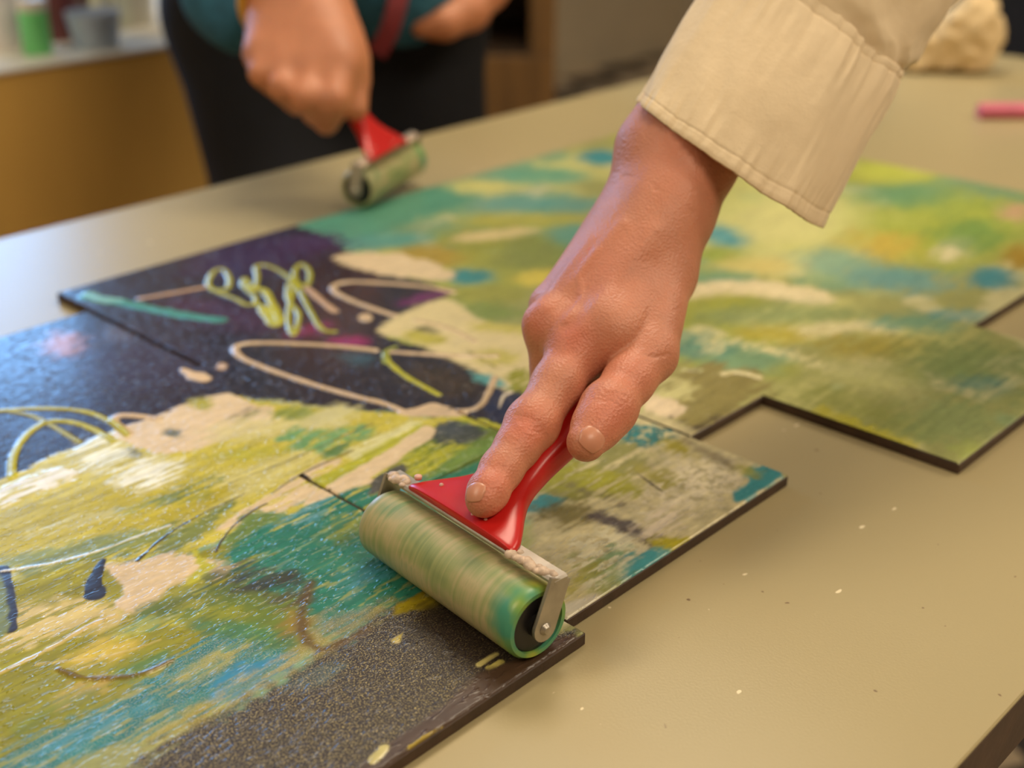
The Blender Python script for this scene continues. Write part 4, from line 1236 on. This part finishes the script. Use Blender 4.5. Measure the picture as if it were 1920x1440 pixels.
for ft in (footL, footR):
    Vs, Qs = surface(union([cap(ft + np.array([0, .03, -.04]), ft + np.array([-.03, -.15, -.052]), .048, .036)], .01), ft - .3, ft + .2, .006, 1)
    Vs[:, 2] = np.maximum(Vs[:, 2], .001)
    mesh('shoe', Vs - p2o, Qs, M_BLACK, p2)
# torso and sleeves
sh = dp(640, -900, 1.30)
tof = union([cap(dp(745, -30, 1.275), dp(640, -420, 1.36), .062, .125), cap(dp(560, -200, 1.32), dp(620, -420, 1.36), .10, .125), cap(dp(640, -420, 1.36), dp(600, -700, 1.38), .13, .11),
             cap(dp(330, -800, 1.30), dp(380, -330, 1.12), .06, .052), cap(dp(380, -330, 1.12), dp(432, -10, 1.06), .052, .034), cap(dp(432, -10, 1.06), dp(452, 40, 1.05), .034, .026),
             cap(dp(860, -800, 1.40), dp(985, -300, 1.36), .06, .05), cap(dp(330, -800, 1.30), dp(860, -800, 1.40), .07, .07), cap(dp(985, -300, 1.36), dp(930, -110, 1.32), .05, .036)], .03)
lo3 = np.min(from_px((330, -850, 1.30), (985, -100, 1.36), (452, 60, 1.05), (700, 60, 1.28)), 0) - .16; hi3 = np.max(from_px((330, -850, 1.30), (985, -850, 1.42), (452, 60, 1.05)), 0) + .2
Vq, Qq = surface(tof, lo3, hi3, .007, 1)
mesh('shirt', Vq - p2o, Qq, M_KNIT, p2)
# body: skin of both arms, gripping hand with five fingers, neck and head
B2 = np.array(at(724, 358, T + .0063))
h2 = dict(wr=dp(555, 5, 0.985), im=dp(640, 118, 0.940), mm=dp(590, 130, 0.940), rm=dp(535, 125, 0.945), pm=dp(488, 100, 0.955))
palm2 = union([cap(dp(580, -10, 0.985), h2['im'], .026, .015), cap(dp(560, 0, 0.985), h2['mm'], .026, .014), cap(dp(535, 0, 0.990), h2['rm'], .024, .0135), cap(dp(520, 0, 0.995), h2['pm'], .021, .012),
               cap(dp(600, -5, 0.985), dp(655, 110, 0.955), .02, .014), cap(dp(545, -140, 1.050), dp(560, 0, 0.985), .034, .028)], .012)
f2 = [chain([h2['im'], dp(628, 190, 0.920), dp(612, 232, 0.940)], [.0135, .0115, .0095]), chain([h2['mm'], dp(575, 185, 0.920), dp(590, 215, 0.945)], [.013, .011, .0092]),
      chain([h2['rm'], dp(530, 165, 0.927), dp(555, 195, 0.950)], [.012, .0105, .009]), chain([h2['pm'], dp(490, 140, 0.940), dp(515, 165, 0.955)], [.011, .0092, .008]),
      chain([dp(640, 70, 0.965), dp(664, 150, 0.950), dp(668, 206, 0.940)], [.015, .012, .0092])]
arm2 = union([cap(dp(985, -300, 1.36), dp(905, -30, 1.29), .036, .026), cap(dp(905, -30, 1.29), dp(880, 20, 1.27), .026, .018), cap(dp(880, 20, 1.27), dp(835, 45, 1.255), .018, .014), cap(dp(835, 45, 1.255), dp(790, 52, 1.25), .0135, .0105)], .014)
HD = dp(560, -1180, 1.33)
headf = union([cap(dp(600, -720, 1.38), HD + np.array([0, 0, -.08]), .055, .052), ell(HD, np.eye(3), np.array([.076, .092, .112])), ell(HD + np.array([0, -.045, -.055]), np.eye(3), np.array([.05, .05, .06])),
               cap(HD + np.array([0, -.085, .0]), HD + np.array([0, -.108, -.03]), .008, .014), ell(HD + np.array([.078, .0, -.01]), np.eye(3), np.array([.01, .02, .032])), ell(HD + np.array([-.078, .0, -.01]), np.eye(3), np.array([.01, .02, .032])),
               cap(HD + np.array([-.02, -.088, -.062]), HD + np.array([.02, -.088, -.062]), .009, .009)], .012)
link = union([cap(dp(600, -720, 1.38), dp(380, -600, 1.26), .05, .036), cap(dp(380, -600, 1.26), dp(400, -330, 1.12), .034, .032), cap(dp(400, -330, 1.12), dp(545, -140, 1.08), .034, .032), cap(dp(600, -720, 1.38), dp(860, -780, 1.4), .05, .04), cap(dp(860, -780, 1.4), dp(985, -300, 1.36), .036, .036)], .02)


def body2(P):
    pm = palm2(P); d = None
    for k, f in enumerate(f2):
        e_ = smin(pm, f(P), .009); d = e_ if d is None else smin(d, e_, .002)
    return np.minimum(np.minimum(smin(d, link(P), .012), smin(arm2(P), link(P), .01)), headf(P))


pts2 = np.array(from_px((300, -900, 1.3), (985, -300, 1.42), (668, 235, .95), (488, 150, .95), (560, -1400, 1.33), (905, 70, 1.27), (985, -900, 1.45)))
Vb, Qb = surface(body2, pts2.min(0) - .12, pts2.max(0) + .12, .0045, 1)
body_2 = mesh('body', Vb - p2o, Qb, M_SKIN2, p2); setattr_f(body_2, 'flush', np.zeros(len(Vb)))
Vh, Qh = surface(lambda P: smax(sd(ell(HD + np.array([0, .012, .012]), np.eye(3), np.array([.088, .098, .118])), P), -sd(ell(HD + np.array([0, -.09, -.05]), np.eye(3), np.array([.07, .07, .10])), P), .01), HD - .15, HD + .15, .006, 1)
mesh('hair', Vh - p2o, Qh, M_DARKWOOD, p2)
# bracelet and strap
wc = dp(546, 10, .985); wa = dp(545, -140, 1.08) - wc; wa /= np.linalg.norm(wa)
u_ = np.cross(wa, [0, 0, 1.]); u_ /= np.linalg.norm(u_); v_ = np.cross(wa, u_)
bp = [wc + .0365 * (math.cos(a) * u_ + math.sin(a) * v_) for a in np.linspace(0, 2 * math.pi, 33)]
tag(MB().tube(bp, .0045, 10, False).build('bracelet', M_GOLD, None, smooth=True), 'thin gold bracelet on the wrist of the person across the table', 'bracelet')
spts = spline([dp(758, -160, 1.20), dp(752, -40, 1.205), dp(742, 20, 1.205), dp(728, 62, 1.21), dp(706, 102, 1.22)], False, 8)
st_ = MB(); rr_ = []
for i, p_ in enumerate(spts):
    nrm = -ray(735, 30) / np.linalg.norm(ray(735, 30)); tg = spts[min(i + 1, len(spts) - 1)] - spts[max(i - 1, 0)]; tg /= np.linalg.norm(tg)
    sd_ = np.cross(tg, nrm); sd_ /= np.linalg.norm(sd_)
    rr_.append([p_ + sd_ * .009 - p2o, p_ + sd_ * .009 + nrm * .002 - p2o, p_ - sd_ * .009 + nrm * .002 - p2o, p_ - sd_ * .009 - p2o])
st_.loft(rr_); st_.build('apron_strap', M_STRAP, p2)

make_brayer(B2, math.radians(112), 'red handled rubber brayer held by the person across the table, blurred and sage green', math.radians(30))

# ------------------------------------------------------------------ things on and behind the table
bx = at(1765, 135, T)
rs = np.random.RandomState(3)
prs = [cap(bx + RT * (-.035 + .017 * k) + np.array([.0, .012 * math.sin(k), .014]), bx + RT * (-.03 + .018 * k) + np.array([.01, .012 * math.cos(2 * k), .028 + .012 * (k % 3)]), .014, .016) for k in range(5)]
prs += [cap(bx + RT * .022 + np.array([0, 0, .035]), bx + RT * .030 + np.array([.0, .0, .062]), .020, .020)]
Vc, Qc = surface(lambda P: smax(union(prs, .02)(P) + .004 * np.sin(P[:, 0] * 160 + 3 * np.sin(P[:, 2] * 120)) * np.sin(P[:, 1] * 140), -(P[:, 2] - T - .0006), .003), bx - np.array([.16, .12, .01]), bx + np.array([.2, .12, .19]), .004, 1)
tag(mesh('cleaning_cloth', Vc, Qc, mat('cream_terry_cloth', (222, 196, 150), 0.95, scale=90, var=.1, bump=.5, bscale=300)), 'crumpled cream cloth lying at the far end of the beige table', 'cloth')
pk = at(1925, 207, T + .007)
mk = empty('marker_pen', pk, math.atan2(-RT[1] * -1, RT[0]))
tag(mk, 'pink marker pen lying on the table near the right edge', 'pen')
M_PINK = mat('pink_plastic', (214, 110, 136), .45); M_PINK2 = mat('pale_pink_plastic', (214, 130, 150), .4)
mk.rotation_euler = (0, 0, math.atan2(RT[1], RT[0]) + .05)
MB().lathe((0, 0, 0), [(.002, -.004), (.0062, -.002), (.0066, 0.0), (.0066, .075), (.0055, .078)], 'x', 20).build('barrel', M_PINK2, mk, angle=40)
MB().lathe((0, 0, 0), [(.0070, -.046), (.0074, -.044), (.0074, -.002), (.0068, .0), (.002, .0)], 'x', 20).build('cap', M_PINK, mk, angle=40)

# counter on the left with its white top and bottles
cz = T
c0 = at(0, 132, cz); yF = c0[1]
cnt = tag(empty('counter', (.65, yF + .35, 0)), 'ochre fronted counter with a white top standing against the window side of the room', 'counter')
MB().box((-.2, 0, (cz - .006) / 2), (1.9, .696, cz - .006), bev=.004).build('body', M_OCHRE, cnt)
MB().box((-.2, 0, cz - .003), (1.94, .70, .006), bev=.002).build('countertop', M_WHITE, cnt)


def bottle(px_, py_, rr__, hh, name, c, label, kind='bottle', yoff=0.0, cat='bottle'):
    p_ = at(px_, py_, cz)
    o_ = tag(empty(name, (p_[0], p_[1], cz)), label, cat)
    m_ = mat(name + '_glaze', c, .3, var=.06)
    if kind == 'bottle':
        MB().lathe((0, 0, 0), [(rr__ * .9, 0), (rr__, .004), (rr__, hh * .62), (rr__ * .85, hh * .70), (rr__ * .38, hh * .78), (rr__ * .36, hh * .86)], 'z', 24).build('body', m_, o_, angle=40)
        MB().lathe((0, 0, 0), [(rr__ * .44, hh * .84), (rr__ * .46, hh * .86), (rr__ * .44, hh * .98), (rr__ * .30, hh)], 'z', 20).build('cap', M_WHITE, o_, angle=40)
    elif kind == 'cup':
        MB().lathe((0, 0, 0), [(rr__ * .76, 0), (rr__ * .8, .003), (rr__, hh), (rr__ * .94, hh), (rr__ * .72, .006), (.001, .006)], 'z', 24).build('body', m_, o_, angle=40)
    else:
        MB().lathe((0, 0, 0), [(rr__ * .94, 0), (rr__, .003), (rr__, hh * .86)], 'z', 28).build('body', m_, o_, angle=40)
        MB().lathe((0, 0, 0), [(rr__ * 1.04, hh * .80), (rr__ * 1.05, hh * .98), (rr__ * .98, hh)], 'z', 28).build('lid', M_WHITE, o_, angle=40)
    return o_


bottle(72, 100, .017, .062, 'paint_pot', (120, 214, 128), 'small bright green paint pot on the white counter top', 'tub', cat='pot')
bottle(4, 85, .034, .085, 'tub', (240, 232, 232), 'white tub at the left edge of the counter', 'tub', cat='tub')
bottle(8, 28, .03, .10, 'paint_bottle', (226, 130, 180), 'pink paint bottle behind the white tub on the counter', 'bottle')
bottle(118, 72, .026, .075, 'jar', (120, 62, 62), 'dark red jar behind the green pot on the counter', 'tub', cat='jar')
bottle(138, 62, .026, .06, 'mug', (98, 58, 34), 'brown mug beside the dark red jar on the counter', 'cup', cat='mug')
bottle(182, 88, .032, .042, 'bowl', (176, 190, 206), 'pale blue grey bowl near the front of the counter', 'cup', cat='bowl')
bottle(225, 48, .026, .06, 'tumbler', (226, 228, 204), 'cream tumbler behind the pale bowl on the counter, nearest the person', 'cup', cat='cup')
bottle(262, 46, .022, .055, 'cup', (214, 208, 188), 'small off white cup at the right end of the counter', 'cup', cat='cup')
bottle(46, 6, .026, .11, 'glue_bottle', (176, 146, 96), 'tan glue bottle at the back left of the counter', 'bottle')
bottle(105, 20, .04, .08, 'storage_tin', (120, 126, 100), 'grey green storage tin at the back of the counter', 'tub', cat='tin')
bottle(196, 14, .030, .075, 'canister', (214, 216, 190), 'pale green canister at the back of the counter', 'tub', cat='canister')

# brown cabinet behind the second person, and dark chair at the far end
cab = empty('cabinet', (at(1040, 200, .35) - RT * .31) * np.array([1, 1, 0]))
tag(cab, 'brown wooden cabinet with a dark open shelf behind the person across the table', 'cabinet')
cab.rotation_euler = (0, 0, math.atan2(RT[1], RT[0]))
W_, Dp, Hh = .62, .40, .86
cb = MB()
cb.box((-W_ / 2 + .012, Dp / 2, Hh / 2), (.024, Dp, Hh)).box((W_ / 2 - .012, Dp / 2, Hh / 2), (.024, Dp, Hh)).box((0, Dp - .006, Hh / 2), (W_ - .05, .012, Hh))
for z in (.04, .47, .66, Hh - .012): cb.box((0, Dp / 2 - .004, z), (W_ - .05, Dp - .02, .024))
cb.build('body', M_DARKWOOD, cab)
dr = MB().box((0, -.01, .25), (W_ - .004, .02, .44), bev=.002).build('door', M_WOOD, cab)
MB().box((.0, -.026, .42), (.10, .012, .012), bev=.003).build('handle', M_STEEL_DARK, dr)
MB().box((W_ / 2 - .03, -.01, .665), (.058, .02, .386), bev=.002).build('stile', M_WOOD, cab)
ch = at(1900, 60, T) + np.array([.42, .12, 0]); ch[2] = 0
chr_ = tag(empty('chair', ch, math.radians(0)), 'black upholstered chair drawn up to the far end of the table', 'chair')
MB().box((.06, 0, .46), (.48, .62, .09), bev=.03).build('seat', M_BLACK, chr_)
MB().box((-.24, 0, .82), (.08, .70, .62), bev=.03).build('backrest', M_BLACK, chr_)
for sx_ in (-1, 1):
    for sy_ in (-1, 1): MB().tube([(.06 + sx_ * .20, sy_ * .26, .43), (.06 + sx_ * .22, sy_ * .28, 0)], .014, 10).build('leg', M_STEEL_DARK, chr_, smooth=True)
